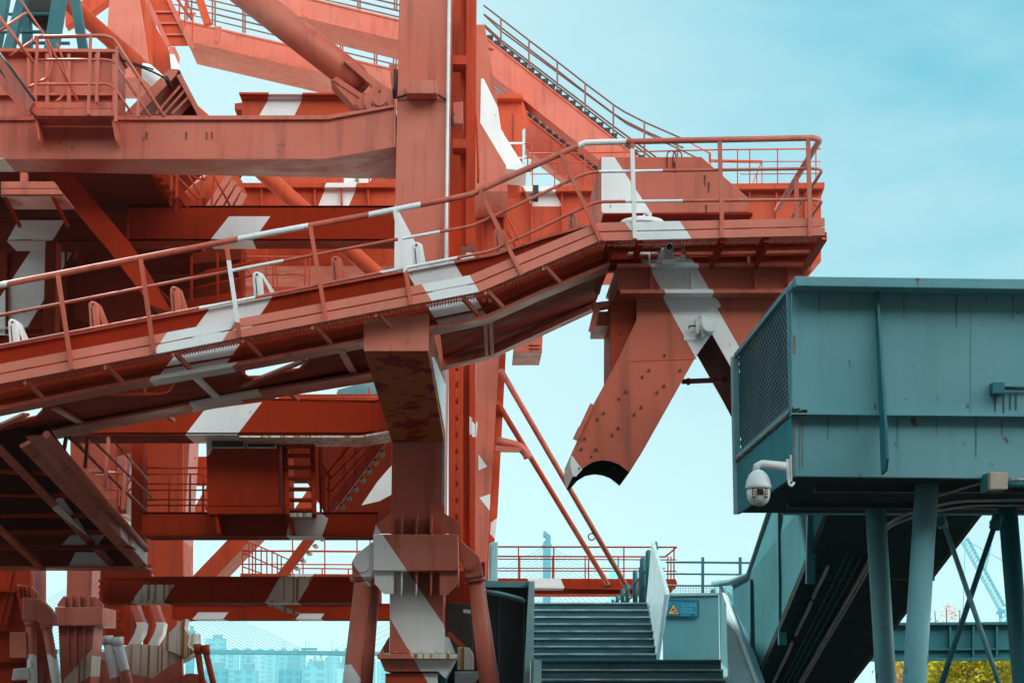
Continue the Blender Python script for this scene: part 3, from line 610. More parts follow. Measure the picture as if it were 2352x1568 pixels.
# roller brackets
def roller(pts, x, y, X2, y2, white):
    k = 60 / 13.
    P = [(x - 12, y + 6), (x - 9, y + 1), (x - 2, y - 1), (x + 6, y + 1), (x + 9, y + 6), (x + 14, y + 66), (x - 8, y + 66)]
    o = pr('roller_bracket', gal, P, 22.8, 22.92, WHT if white else RED, None, .012)
    B().prism([(x + 6, y + 3), (x + 12, y + 5), (X2 + 4, y2 + 8), (X2 - 8, y2 + 8)], 22.86, 23.05).done('bracket_leg', o, WHT if white else RED)
    B().prism([(x - 6, y + 14), (x - 4, y + 14), (x, y + 60), (x - 2, y + 60)], 22.79, 22.80).done('slot', o, BLK)
    B().disc(x - 2, y + 6, 22.78, 22.82, .012, 8).done('bolt', o, BLK)
for x, y, X2, y2, w in ((30, 733, 62, 782, 1), (215, 692, 245, 745, 0), (402, 658, 428, 712, 0), (592, 624, 633, 672, 1), (772, 588, 792, 640, 0), (958, 556, 976, 608, 1), (1146, 524, 1168, 578, 0), (1316, 489, 1332, 538, 0)):
    roller(None, x, y, X2, y2, w)
# handrail of the gallery and platform
RS = [([(-60, 600), (21, 600), (14, 700), (-60, 700)], 22), ([(551, 500), (720, 440), (706, 530), (545, 570)], 22), ([(850, 440), (967, 440), (965, 500), (846, 510)], 22), ([(1328, 280), (1441, 280), (1436, 345), (1328, 345)], 22)]
M1 = [([(533, 600), (655, 560), (650, 610), (528, 650)], 22), ([(922, 500), (1015, 480), (1008, 560), (918, 560)], 22), ([(1376, 370), (1522, 370), (1522, 410), (1376, 410)], 22)]
M2 = [([(460, 680), (590, 650), (585, 700), (455, 740)], 22), ([(820, 600), (1052, 570), (1048, 610), (905, 640)], 22), ([(1436, 440), (1568, 440), (1568, 490), (1436, 490)], 22)]
ends = lambda x, y, Y: (x + (1070 - x) * (1 - 22 / Y), y + (1600 - y) * (1 - 22 / Y), Y)
hr = B().tube([(-40, 663, 22), (588, 541, 22), (848, 493.5, 22), (1066, 450.5, 22), (1084, 446, 22), (1139, 420, 22), (1310, 343, 22), (1345, 328, 22), (1390, 326.5, 22), (1866, 317, 22), (1878, 319, 22.12), (1882, 323, 22.35), ends(1882, 330, 25)], [.036] * 17 + [.032] * 6 + [.025] * 60, 12, 0).done('handrail', gal, RED, RS)
B().tube([(-40, 732, 22), (588, 610.5, 22), (894, 553, 22), (1085, 519, 22), (1139, 494, 22), (1325, 407, 22), (1360, 394.5, 22), (1880, 387, 22), (1888, 393, 22.3), ends(1888, 400, 25)], .019, 8, .10).done('mid_rail', hr, RED, M1)
B().tube([(-40, 802, 22), (551, 690, 22), (929, 615.5, 22), (1095, 583, 22), (1129, 576, 22), (1341, 476, 22), (1372, 463.5, 22), (1878, 458, 22), (1888, 463, 22.3), ends(1888, 470, 25)], .019, 8, .10).done('mid_rail', hr, RED, M2)
PS = [([(500, 600), (540, 600), (575, 742), (540, 742)], 22), ([(890, 470), (940, 470), (935, 620), (920, 640), (890, 640)], 22), ([(1430, 340), (1480, 350), (1480, 560), (1430, 560)], 22)]
for x0, y0, x1, y1 in ((133, 632, 165, 848), (323, 596, 354, 811), (520, 562, 551, 775), (713, 522, 750, 738), (907, 484, 945, 700), (1103, 440, 1199, 631), (1289, 355, 1380, 553), (1452, 330, 1458, 548), (1653, 326, 1659, 546), (1856, 320, 1861, 543)):
    t = (W(x1, y1, 21.97) - W(x0, y0, 21.97)).normalized()
    B().bar((x0, y0, 21.97), (x1, y1, 21.97), .046, .04, Vector((0, 1, 0))).done('post', hr, RED, PS)
for x0, y0, x1, y1, Y in ((1866, 330, 1872, 545, 23.4),):
    B().bar(ends(1878, 330, Y), ends(1878, 548, Y), .05, .045).done('post', hr, RED)
# end platform
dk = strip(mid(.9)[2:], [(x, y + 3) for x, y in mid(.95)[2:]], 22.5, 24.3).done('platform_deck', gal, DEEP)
for x in (1400, 1470, 1660, 1760, 1893):
    y = lerp_line(BOT, min(x, 1894))
    b = B(); v0 = W(x, y + 3, 22.03); b.bar3(v0, Vector((v0.x, 24.2, v0.z - .12)), .06, .10); b.done('joist', dk, DEEP)
for x in (1500, 1530, 1620, 1700, 1780, 1840):
    y = lerp_line(BOT, x) + 2; v0 = W(x, y, 22.5); B().bar3(v0, Vector((v0.x, 24.2, v0.z)), .03, .06).done('joist', dk, DEEP)
for Y in (22.7, 23.3):
    v0, v1 = W(1400, 556, 22.03), W(1892, 544, 22.03); v0.y = v1.y = Y
    B().bar3(v0, v1, .06, .12).done('joist', dk, DEEP)
ig = B().prism([(1398, 556), (1846, 548), (1846, 607), (1398, 607)], 22.75, 22.8).done('inner_girder', gal, DEEP, [([(1452, 560), (1560, 560), (1600, 610), (1480, 610)], 22.75)])
B().prism([(1440, 581), (1860, 574), (1860, 580), (1440, 587)], 22.66, 22.76).done('angle', ig, RED)
for x in (1720, 1716 + 28): B().prism([(x - 3, 578), (x + 3, 578), (x + 3, 606), (x - 3, 606)], 22.68, 22.76).done('stiffener', ig, RED)
v0 = W(1893, 545, 22.03); v1 = W(1846, 618, 22.6)
B().bar3(v0, v1, .06, .05).done('end_brace', gal, RED)
B().bar3(Vector((v0.x, 24.2, v0.z)), Vector((v1.x, 24.2, v1.z)), .10, .06).done('end_brace', gal, RED)
for xa, xb in ((1405, 1395), (1655, 1632), (1762, 1735)):
    B().bar((xa, 560, 22.1), (xb, 612, 22.62), .04, .06).done('bracket', gal, DEEP)
pr('end_block', gal, [(1843, 612), (1863, 612), (1863, 622), (1843, 622)], 22.7, 23.2, RED, None, 0)
# drum cover on the platform
hood = pr('drum_cover', gal, [(1379, 361), (1611, 360), (1719, 455), (1720, 487), (1500, 490), (1386, 490), (1380, 484)], 23.6, 25.6, RED, [([(1381.5, 350), (1404, 350), (1500, 495), (1381.5, 495)], 23.6)], .02)
pr('cover_lip', hood, [(1386, 489.5), (1722, 487.5), (1730, 489), (1729, 492), (1386, 491.5)], 23.6, 25.6, DEEP, None, 0)
for x in (1532, 1546): B().tube([(x, 384, 23.58), (x, 352, 23.58), (x + 10, 345, 23.6), (x + 20, 352, 23.62), (x + 20, 364, 23.62)], .009, 6, .05).done('lifting_loop', hood, DEEP)
for x, y in ((1619, 402), (1628, 418), (1550, 372), (1622, 470)):
    B().prism([(x - 1.5, y), (x + 2, y), (x + 1, y + 24), (x - .5, y + 24)], 23.588, 23.6).done('rust_scab', hood, plain('rust', (.07, .03, .015), .9))
pr('side_plate', gal, [(1368, 470), (1381, 470), (1381, 515), (1372, 520)], 23.0, 25.4, RED, None, 0)
b = B().prism([(1395, 494), (1730, 493), (1728, 520), (1395, 520)], 24.0, 25.2).done('bed_frame', gal, ORG)
mt = B().lathe(W(1475, 521, 23.3), [(.30, 0), (.30, .02), (.25, .07), (.14, .105), (.03, .115)], 28).done('motor_cover', gal, WHT)
B().disc(1490, 492, 23.1, 23.14, .04, 14).disc(1482, 496, 23.1, 23.16, .03, 12).done('flange', mt, WHT)
# ================================================================ DISCHARGE CHUTE
chu = thing('discharge_chute', 'orange two-legged discharge chute with diagonal white band and studs, hanging below the end platform', 'chute', W(1500, 1120, 23.5))
CS = [([(1462, 600), (1590, 600), (1730, 845), (1640, 890), (1600, 817)], 22.8)]
head = B().prism([(1420, 612), (1847, 610), (1847, 666), (1420, 666)], 22.75, 24.4).prism([(1418, 605), (1848, 603), (1848, 612), (1418, 613)], 22.6, 24.5).prism([(1425, 665), (1848, 664), (1848, 672), (1425, 673)], 22.6, 24.5).done('head_box', chu, CHUP, CS, 0, white=WHT)
for x in (1496, 1590, 1736, 1811): B().prism([(x - 1.6, 612), (x + 1.6, 612), (x + 1.6, 665), (x - 1.6, 665)], 22.66, 22.76).done('stiffener', head, CHUP, CS, white=WHT)
arc = [(1316, 1093), (1323, 1094), (1342, 1072), (1362, 1060), (1385, 1056), (1405, 1059), (1423, 1066), (1446, 1084)]
frt = [(1462, 673), (1462, 735), (1416, 832), (1362, 930), (1312, 1042), (1310, 1070)] + arc + [(1475, 1038), (1600, 816), (1635, 766), (1700, 880), (1790, 1050), (1960, 1050), (1960, 673)]
P0 = [W(x, y, 22.9) for x, y in frt]; n = len(frt)
ia = list(range(6, 6 + len(arc) - 1))
LEGW = CS + [([(1300, 1040), (1316, 1048), (1350, 1096), (1335, 1130), (1300, 1130)], 22.9)]
B().loft(P0, [v + Vector((0, .02, 0)) for v in P0]).done('front_plate', chu, CHUP, LEGW, 0, white=WHT)
bs = B()
va = [bs.bm.verts.new(v + Vector((0, .02, 0))) for v in P0]; vb = [bs.bm.verts.new(Vector((v.x, 24.4, v.z))) for v in P0]
for i in range(n):
    if i in ia: continue
    j = (i + 1) % n; bs.bm.faces.new((va[i], va[j], vb[j], vb[i]))
bs.done('side_wall', chu, SHADED, [([(1300, 1040), (1316, 1048), (1350, 1096), (1335, 1130), (1300, 1130)], 22.9)])
lx = []
for i, (x, y) in enumerate(frt): lx.append(W(x, y, 22.9))
B().loft([Vector((v.x, 24.36, v.z)) for v in lx], [Vector((v.x, 24.42, v.z)) for v in lx]).done('rubber_liner', chu, BLK)
B().prism([(1403, 692), (1461, 690), (1461, 736), (1416, 832), (1403, 858)], 23.1, 24.3).done('side_hopper', chu, ORG)
pr('seam', chu, [(1446, 828), (1600, 822), (1600, 824), (1446, 830)], 22.893, 22.91, CHUP, None, 0)
random.seed(3)
for zx, zy in ((955, 682), (815, 818), (752, 878), (1098, 818), (950, 962), (886, 1020), (605, 1012), (543, 1075), (742, 1153), (680, 1218), (400, 1207), (343, 1262), (533, 1345), (478, 1405), (228, 1440), (195, 1535), (330, 1540), (550, 486)):
    x, y = 1286 + zx * .252, 643 + zy * .252; c = W(x, y, 22.9)
    YY = 22.9 if zx != 550 else 23.1
    B().disc(x, y, YY - .025, YY + .01, .016, 10).done('stud', chu, plain('rusty_stud', (.16, .045, .02), .7) if 'stud_m' not in globals() else stud_m)
    stud_m = bpy.data.materials['rusty_stud']
for x, y in ((1371, 1032), (1358, 1048), (1330, 1075), (1412, 1075)): B().disc(x, y, 22.885, 22.91, .012, 8).done('bolt_hole', chu, BLK)
B().bar((1360, 928, 22.86), (1322, 1010, 22.86), .05, .05).done('edge_bar', chu, RED)
B().tube([(1328, 1008, 22.9), (1317, 1008, 22.9), (1330, 980, 22.9), (1336, 980, 22.9)], .010, 6).done('handle', chu, STEEL)
B().tube([(1566, 876, 23.6), (1668, 872, 23.6)], .032, 10).done('cross_pipe', chu, RED)
for x in (1578, 1653): B().tube([(x, 876 if x < 1600 else 873, 23.6), (x + 6, 876 if x < 1600 else 873, 23.6)], .045, 12).done('pipe_collar', chu, RED)
pr('access_hatch', chu, [(1571, 729), (1600, 729), (1600, 781), (1571, 781)], 22.888, 22.91, WHT, None, 0)
pr('lug', chu, [(1613, 675), (1632, 675), (1650, 690), (1656, 702), (1650, 707), (1638, 702)][:5] + [(1620, 690)], 22.86, 22.91, WHT, None, 0)
pr('support_rail', chu, [(1361, 695), (1402, 690), (1402, 702), (1364, 710)], 23.0, 23.2, RED, None, 0)
B().bar((1372, 703, 23.0), (1358, 762, 23.0), .05, .07).done('support_leg', chu, RED)
pr('support_box', chu, [(1368, 715), (1402, 715), (1402, 748), (1366, 748)], 23.3, 24.2, RED, None, 0)
# limit switch / siren on the chute
sw = thing('pull_cord_switch', 'round white switch unit bolted on the white band of the chute', 'switch', W(1622, 775, 22.7))
B().tube([(1604, 748, 22.8), (1618, 748, 22.8)], .11, 16).done('drum', sw, CAMW)
B().prism([(1599, 730), (1606, 730), (1606, 766), (1599, 766)], 22.72, 22.88).prism([(1611, 722), (1619, 724), (1620, 772), (1612, 774)], 22.68, 22.88).done('mount', sw, CAMW)
cvr = B().disc(1629, 747, 22.62, 22.86, .09, 24).disc(1629, 747, 22.60, 22.62, .072, 24).done('cover', sw, CAMW)
B().tube([(1600, 748, 22.8), (1583, 749, 22.8), (1582, 754, 22.8)], .010, 6).done('lever', sw, BLK)
B().tube([(1606, 766, 22.8), (1599, 775, 22.8)], .02, 8).done('gland', sw, CAMW)
# little flood light / drive unit below the platform
fl_ = thing('floodlight', 'small white floodlight on a bracket beneath the end platform', 'floodlight', W(1540, 605, 22.5))
B().bar((1524, 570, 22.5), (1512, 606, 22.5), .03, .05).prism([(1518, 588), (1565, 590), (1565, 596), (1518, 594)], 22.45, 22.6).done('bracket', fl_, CAMW)
B().prism([(1520, 595), (1553, 595), (1553, 606), (1520, 606)], 22.4, 22.6).done('ballast', fl_, WHT)
B().prism([(1530, 568), (1545, 568), (1547, 590), (1529, 590)], 22.42, 22.6).disc(1538, 566, 22.3, 22.5, .05, 18).done('lamp_body', fl_, CAMW)
B().disc(1538, 566, 22.27, 22.31, .032, 16).done('lens', fl_, BLK)
B().tube([(1570, 552, 22.45), (1570, 588, 22.45)], .022, 10).done('coil', fl_, RED)
B().tube([(1569, 586, 22.45), (1569, 596, 22.45)], .03, 10).done('connector', fl_, CAMW)
B().tube([(1444, 581, 22.6), (1510, 581, 22.6), (1492, 582, 22.6), (1492, 610, 22.6)], .012, 6).done('conduit', fl_, WHT)
# ================================================================ REAR CRANE with boom and stairs (38-62 m)
rc = thing('rear_crane', 'orange crane frame behind the big column, with stepped girders and railed stairs against the sky', 'crane', W(1130, 1700, 45))
# leaning leg right of the column: upper and lower length
upl = pr('leg', rc, [(1090, 57), (1113, 57), (1142, 235), (1162, 378), (1166, 440), (1090, 440)], 44, 46.5, RED,
         [([(1105, 181), (1111, 181), (1215, 392), (1162, 380), (1103, 282)], 44)], .015)
pr('leg_facet', upl, [(1145, 285), (1158, 310), (1206, 386), (1210, 392), (1163, 388)], 44.6, 46, WHT, None, 0)
lwl = pr('leg', rc, [(1096, 604), (1160, 604), (1148, 800), (1124, 1180), (1116, 1330), (1090, 1330)], 38, 40, RED,
         [([(1099, 1043), (1119, 1071), (1099, 1080)], 38), ([(1101, 1142), (1126, 1134), (1126, 1174)], 38), ([(1095, 965), (1097, 972), (1094, 1003), (1088, 1003)], 38)], .02)
pr('leg_facet', lwl, [(1147, 800), (1162, 812), (1143, 1176), (1127, 1330), (1114, 1330), (1123, 1180)], 38.3, 39.8, ORG, [([(1128, 1196), (1142, 1186), (1142, 1240), (1126, 1222)], 38)], 0)
pr('service_box', rc, [(1184, 765), (1247, 765), (1245, 809), (1180, 809)], 37, 38.5, RED, None, .01)
for y in (790, 798): B().prism([(1215, y), (1240, y), (1240, y + 2), (1215, y + 2)], 36.96, 37.02).done('seam', rc, RED)
# outrigger arm and the two tie rods
B().tube([(1140, 1012, 37.6), (1170, 1018, 37.6), (1196, 1026, 37.6), (1210, 1042, 37.6), (1213, 1052, 37.6)], .085, 8, .3).prism([(1138, 1022), (1196, 1028), (1196, 1036), (1138, 1035)], 37.5, 37.7).done('arm', rc, RED)
for p in (((1150, 850, 37.5), (1440, 1348, 41.5)), ((1143, 925, 38), (1395, 1340, 43))):
    B().tube(p, .055, 10).done('tie_rod', rc, RED if p[0][0] > 1145 else ORG)
for a in range(1): 
    c = W(1359, 1232, 40.4); B().tube3([c + Vector((.07 * math.cos(t * .7854), 0, .07 * math.sin(t * .7854))) for t in range(9)], .015, 6).done('ring', rc, BLK)
pr('guide_plate', rc, [(1030, 800), (1093, 800), (1091, 1310), (1030, 1310)], 30.4, 30.5, ORG, None, 0)
# girder platform behind the end platform
gp = B().prism([(1164, 440), (1886, 430), (1886, 600), (1164, 600)], 50, 53).prism([(1196, 428), (1894, 419), (1894, 432), (1196, 440)], 49.7, 53.2).done('platform_girder', rc, ORG, [([(1190, 415), (1258, 415), (1292, 474), (1221, 474)], 50)])
for x in (1221, 1291, 1722, 1784, 1850): B().prism([(x - 1.5, 440), (x + 1.5, 440), (x + 1.5, 600), (x - 1.5, 600)], 49.85, 50.02).done('stiffener', gp, ORG)
B().bar((1888, 434, 50), (1874, 472, 50), .06, .1).done('end_brace', gp, ORG)
lp = B().prism([(1090, 392), (1166, 392), (1166, 600), (1090, 600)], 46.6, 48.5).prism([(1088, 382), (1187, 382), (1194, 392), (1088, 392)], 46.3, 49).done('platform_girder', rc, ORG)
for x in (1109, 1158): B().prism([(x - 1.5, 393), (x + 1.5, 393), (x + 1.5, 575), (x - 1.5, 575)], 46.5, 46.62).done('stiffener', lp, ORG)
railing(rc, 49.8, [[(1216, 353), (1375, 351), (1655, 344), (1885, 342)], [(1216, 373), (1375, 372)], [(1216, 400), (1375, 399)], [(1640, 371), (1885, 371)], [(1700, 400), (1885, 399)]],
        [(x, 350, x, 430) for x in (1223, 1274, 1303, 1344)] + [(x, 343, x, 424) for x in (1694, 1722, 1786, 1874)], .016, .02, ORG, [([(1216, 340), (1262, 340), (1262, 430), (1216, 430)], 49.8)][:0], name='handrail')
railing(rc, 51.5, [[(1628, 350), (1632, 368), (1750, 370)], [(1632, 372), (1750, 374)]], [(1632, 350, 1632, 424), (1750, 370, 1728, 424), (1738, 400, 1738, 424), (1750, 370, 1750, 424)], .018)
railing(rc, 46.2, [[(1100, 332), (1131, 330), (1208, 329), (1224, 331)], [(1100, 363), (1222, 363)], [(1106, 394), (1222, 394)]], [(1169, 330, 1169, 388), (1222, 331, 1222, 392), (1212, 345, 1212, 388)], .022, .022, ORG, [([(1131, 320), (1205, 320), (1205, 392), (1140, 392)], 46.2)])
railing(rc, 47.5, [[(1112, 412), (1200, 600)], [(1122, 410), (1196, 560), (1188, 600)], [(1108, 440), (1180, 600)], [(1130, 450), (1112, 540)], [(1165, 520), (1150, 600)]], [], .03, None, ORG, name='ladder_rail')
pr('bollard_light', rc, [(1224, 425), (1237, 425), (1237, 455), (1224, 455)], 49.2, 49.6, BLK, None, 0)
# machinery house on the boom
mh = B().prism([(1138, 224), (1198, 224), (1200, 240), (1200, 390), (1150, 390)], 54, 58).prism([(1134, 216), (1196, 215), (1202, 226), (1136, 226)], 53.7, 58.2).done('machinery_house', rc, ORG)
B().hexa([(1199, 226, 54), (1218, 282, 55), (1214, 290, 55), (1198, 300, 54)], [(1199, 226, 57), (1218, 282, 57), (1214, 290, 57), (1198, 300, 57)]).done('nose', mh, ORG)
pr('door', mh, [(1178, 262), (1179, 262), (1179, 385), (1178, 385)], 53.96, 54.02, BLK, None, 0)
# stepped girders
def step_girder(name, top, bot, Y, depth, n, rails, posts, mat, lit=14):
    b = B().prism([*top, *bot[::-1]], Y, Y + depth)
    o = b.done(name, rc, mat)
    B().prism([top[0], top[1], (top[1][0], top[1][1] + 4), (top[0][0], top[0][1] + 4)], Y - .04, Y + depth + .04).done('top_flange', o, mat)
    B().prism([bot[0], bot[1], (bot[1][0], bot[1][1] + 5), (bot[0][0], bot[0][1] + 5)], Y - .06, Y + depth + .12).done('bottom_flange', o, mat)
    if n:
        dx, dy = (top[1][0] - top[0][0]) / n, (top[1][1] - top[0][1]) / n
        for i in range(n):
            x, y = top[0][0] + dx * i, top[0][1] + dy * i
            B().prism([(x + 3, y - 1), (x + dx - 1, y - 1), (x + dx - 1, y + dy - 1)], Y - .02, Y + .3).prism([(x + 2, y - 3), (x + dx + 1, y - 3), (x + dx + 1, y - .5), (x + 2, y - .5)], Y, Y + depth).done('step', o, BLK)
    r = B()
    for L in rails[:3]: r.tube([(x, y, Y + .05) for x, y in L], .028, 6)
    for L in rails[3:]: r.tube([(x, y, Y + depth) for x, y in L], .026, 6)
    h = r.done('handrail', o, plain('weathered_rail_paint', (.17, .06, .045), .5) if not bpy.data.materials.get('weathered_rail_paint') else bpy.data.materials['weathered_rail_paint'])
    RAILM = bpy.data.materials['weathered_rail_paint']
    for p in posts: B().bar((p[0], p[1], Y + .05), (p[2], p[3], Y + .05), .05, .05, Vector((0, 1, 0))).done('post', h, RAILM)
    return o
K = lambda L, d: [(x, y + d) for x, y in L]
R0 = [(1111, 13), (1150, 43), (1215, 93), (1280, 142), (1344, 192), (1409, 241), (1434, 257), (1479, 280), (1570, 320)]
step_girder('stair_girder', [(1116, 84), (1560, 434)], [(1131, 168), (1500, 460)], 56, .6, 28,
            [R0, K(R0, 20), [(1113, 58), (1150, 92), (1409, 290), (1560, 400)], [(1112, 35), (1150, 71), (1409, 262), (1440, 285), (1620, 372)], [(1113, 62), (1150, 98), (1409, 298), (1560, 410)], [(1113, 85), (1150, 110), (1409, 312), (1540, 410)]],
            [(x, lerp_line(R0, x), x, lerp_line([(1116, 84), (1560, 434)], x)) for x in (1150.5, 1215, 1280, 1344, 1408.7, 1480, 1556)], RED)
pr('gusset', rc, [(1116, 104), (1134, 113), (1118, 108)], 55.9, 56, RED, None, 0)
R2 = [(1130, 186), (1207, 245), (1300, 317), (1400, 395)]
step_girder('stair_girder', [(1207, 262), (1420, 432)], [(1207, 334), (1400, 486)], 58, .6, 14,
            [K(R2, 0), K(R2, 12), K(R2, 24), K(R2, 6), K(R2, 18)], [(1163, 211, 1163, 240), (1229, 262, 1229, 290), (1292, 310, 1292, 340)], RED)
railing(rc, 54, [[(1625, 350), (1630, 352), (1630, 374)], [(1570, 320), (1626, 350)]], [], .022)
# boom girders left of the column
def boom(top, bot, Y, depth, rl, posts, n=4, gap=14):
    o = step_girder('boom_girder', top, bot, Y, depth, 0, [K(rl, d) for d in range(0, gap * n, gap)], posts, RED)
    return o
boom([(690, -10), (920, 45)], [(600, 12), (920, 89)], 58, 1.7, [(740, -44), (930, 1)], [(x, -30, x, 25) for x in (822, 827, 906, 911)])
boom([(408, 43), (925, 162)], [(430, 90), (925, 205)], 62, 2.2, [(400, -20), (720, 58), (925, 108)], [(x, y, x, y + 56) for x, y in ((488, 2), (494, 4), (558, 19), (563, 20), (702, 54), (707, 55), (782, 73), (787, 74), (860, 92), (865, 93), (904, 103), (910, 104), (430, -10), (440, -8))], 4, 15)
B().bar((452, -20, 60), (478, 58, 60), .25, .25).done('kick_strut', rc, ORG)
pr('ladder_end', rc, [(494, 60), (508, 62), (500, 95), (491, 92)], 60.5, 60.8, RED, None, 0)
# far left leg of the boom frame, landing underside
ll = pr('leg', rc, [(252, -20), (318, -20), (338, 110), (345, 180), (240, 180), (247, 55)], 55, 57, RED, None, .02)
pr('leg_facet', ll, [(316, -20), (335, -20), (336, 20), (342, 90), (348, 155), (340, 150), (330, 60)], 55.1, 57, ORG, None, 0)
pr('leg_cheek', rc, [(335, 20), (345, 40), (385, 108), (390, 130), (392, 180), (345, 180), (340, 120)], 56, 57.5, ORG, None, 0)
pr('leg_tail', rc, [(388, 108), (402, 108), (400, 125), (404, 165), (394, 170)], 55.5, 56.5, RED, [([(388, 125), (404, 125), (404, 175), (388, 175)], 55.5)], 0)
ld = B().hexa([(335, -6, 52), (385, -6, 52), (441, 106, 52), (388, 107, 52)], [(335, -14, 52.2), (385, -14, 52.2), (441, 98, 52.2), (388, 99, 52.2)]).done('stair_soffit', rc, ORG)
for y in (28, 54, 80): B().bar((336 + (y + 6) * .47, y, 51.95), (388 + (y + 6) * .49, y, 51.95), .06, .05).done('rib', ld, RED)
B().bar((383, -10, 51.9), (442, 112, 51.9), .06, .12).bar((333, -10, 51.9), (388, 108, 51.9), .06, .12).done('stringer', ld, RED)
railing(rc, 53, [[(400, -10), (440, 45)], [(425, -10), (443, 40)], [(395, 30), (450, 32)]], [(412, -10, 412, 60), (427, -10, 424, 60), (443, 30, 442, 95)], .03)
pr('top_girder', rc, [(205, -10), (265, -12), (215, 24), (150, 60), (150, 30)], 57.5, 58, ORG, None, 0)
# long tube brace running down behind the frame
B().tube3([W(90, -45, 40), W(148, 0, 40), W(590, 385, 40), W(856, 622, 40), W(895, 657, 40)], .165, 22).done('tube_brace', rc, ORG, [([(330, 150), (392, 150), (372, 240), (318, 240)], 40)])
# mid platform between column and channel box
mp_ = B().prism([(545, 430), (912, 430), (912, 476), (545, 476)], 42, 44).prism([(545, 420), (912, 420), (912, 430), (545, 430)], 41.8, 44.2).done('platform_girder', rc, ORG, [([(755, 415), (826, 415), (798, 480), (728, 480)], 42)])
for x in (600, 722, 783, 845): B().prism([(x - 2, 431), (x + 2, 431), (x + 4, 474), (x, 474)], 41.88, 42.02).done('stiffener', mp_, ORG)
pr('house_wall', rc, [(640, 406), (912, 406), (912, 420), (640, 420)], 45, 46, ORG, [([(783, 404), (858, 404), (848, 421), (790, 421)], 45)], 0)
pr('window', rc, [(816, 409), (824, 409), (824, 416), (816, 416)], 44.95, 45.02, GLASS, None, 0)
railing(rc, 41.9, [[(620, 396), (900, 396)], [(655, 402), (900, 402)]], [(x, 390, x, 420) for x in (657, 720, 782, 788, 848)], .022, .022, ORG)
# red house roof left of the column
rh = B().prism([(556, 226), (905, 226), (905, 272), (556, 272)], 34, 36.5).prism([(549, 212), (905, 214), (905, 218), (549, 216)], 33.8, 36.8).prism([(553, 219), (905, 220), (905, 226), (553, 225)], 33.9, 36.6).done('winch_house', rc, ORG, [([(630, 205), (705, 205), (672, 275), (590, 275)], 34)])
B().prism([(539, 238), (556, 236), (556, 252), (539, 252)], 34, 34.4).done('bracket', rh, ORG)
# girder and walkway below the second beam
fgd = B().prism([(520, 560), (912, 560), (912, 609), (520, 609)], 45, 48.5).prism([(520, 606), (912, 606), (912, 611), (520, 611)], 44.8, 48.8).done('boom_girder', rc, ORG)
railing(rc, 40, [[(530, 575), (560, 590), (690, 590)], [(612, 630), (690, 630), (702, 634)], [(540, 590), (600, 655)]], [(560, 570, 560, 660), (612, 575, 610, 670), (632, 600, 638, 664), (626, 590, 628, 664), (702, 590, 700, 664), (712, 575, 710, 664)], .022)
pr('walkway_slab', rc, [(520, 658), (700, 658), (700, 668), (520, 668)], 41, 43, ORG, None, 0)
pr('boom_girder', rc, [(740, 800), (912, 800), (912, 812), (740, 812)], 44, 46, RED, None, 0)
# panels seen through the belly openings and between gallery and third beam
pr('rear_wall', rc, [(640, 905), (905, 905), (905, 935), (640, 935)], 46, 46.4, ORG, None, 0)
railing(rc, 44, [[(738, 913), (905, 912)]], [(740, 913, 740, 935), (776, 900, 776, 935), (848, 890, 848, 935)], .03)
pr('teal_cab', rc, [(775, 895), (905, 860), (905, 905), (775, 905)], 47, 48, TEAL, None, 0)
pr('tower_leg', rc, [(245, 780), (300, 780), (306, 920), (245, 920)], 43, 44, RED, None, 0)
pr('tower_leg', rc, [(365, 780), (412, 780), (412, 925), (365, 925)], 42, 43, ORG, None, 0)
# lower rear legs
pr('tower_leg', rc, [(161, 985), (262, 985), (268, 1180), (161, 1180)], 41, 43, RED, None, .02)
pr('tower_leg', rc, [(262, 985), (292, 985), (306, 1020), (300, 1055), (290, 1180), (266, 1180)], 41.3, 43, RED, [([(262, 1050), (300, 1040), (296, 1140), (262, 1140)], 41.3)], 0)
pr('tower_leg', rc, [(330, 985), (421, 985), (421, 1420), (340, 1420)], 40.5, 42, ORG, None, .02)
pr('leg_facet', rc, [(421, 985), (437, 985), (433, 1060), (424, 1200), (420, 1325), (404, 1325), (406, 1236), (421, 1180)], 40.6, 42, RED, None, 0)
pr('tower_beam', rc, [(421, 1048), (480, 1048), (480, 1110), (421, 1110)], 42.5, 43, ORG, None, 0)
B().bar((418, 1095, 41.5), (445, 1048, 41.5), .12, .1).done('gusset', rc, ORG)
pr('diagonal_brace', rc, [(438, 1327), (492, 1327), (590, 1225), (536, 1225)], 39, 40.6, ORG, None, .01)
pr('diagonal_brace', rc, [(438, 1180), (468, 1180), (505, 1110), (478, 1110)], 43.5, 44, RED, None, 0)
B().bar((690, 1180, 43), (745, 1100, 43), .3, .3).done('diagonal_brace', rc, ORG)
pr('base_leg', rc, [(340, 1384), (410, 1384), (402, 1490), (345, 1490)], 37, 38, ORG, None, 0)
pr('base_leg', rc, [(236, 1312), (330, 1308), (340, 1324), (240, 1324)], 36, 37, ORG, None, 0)
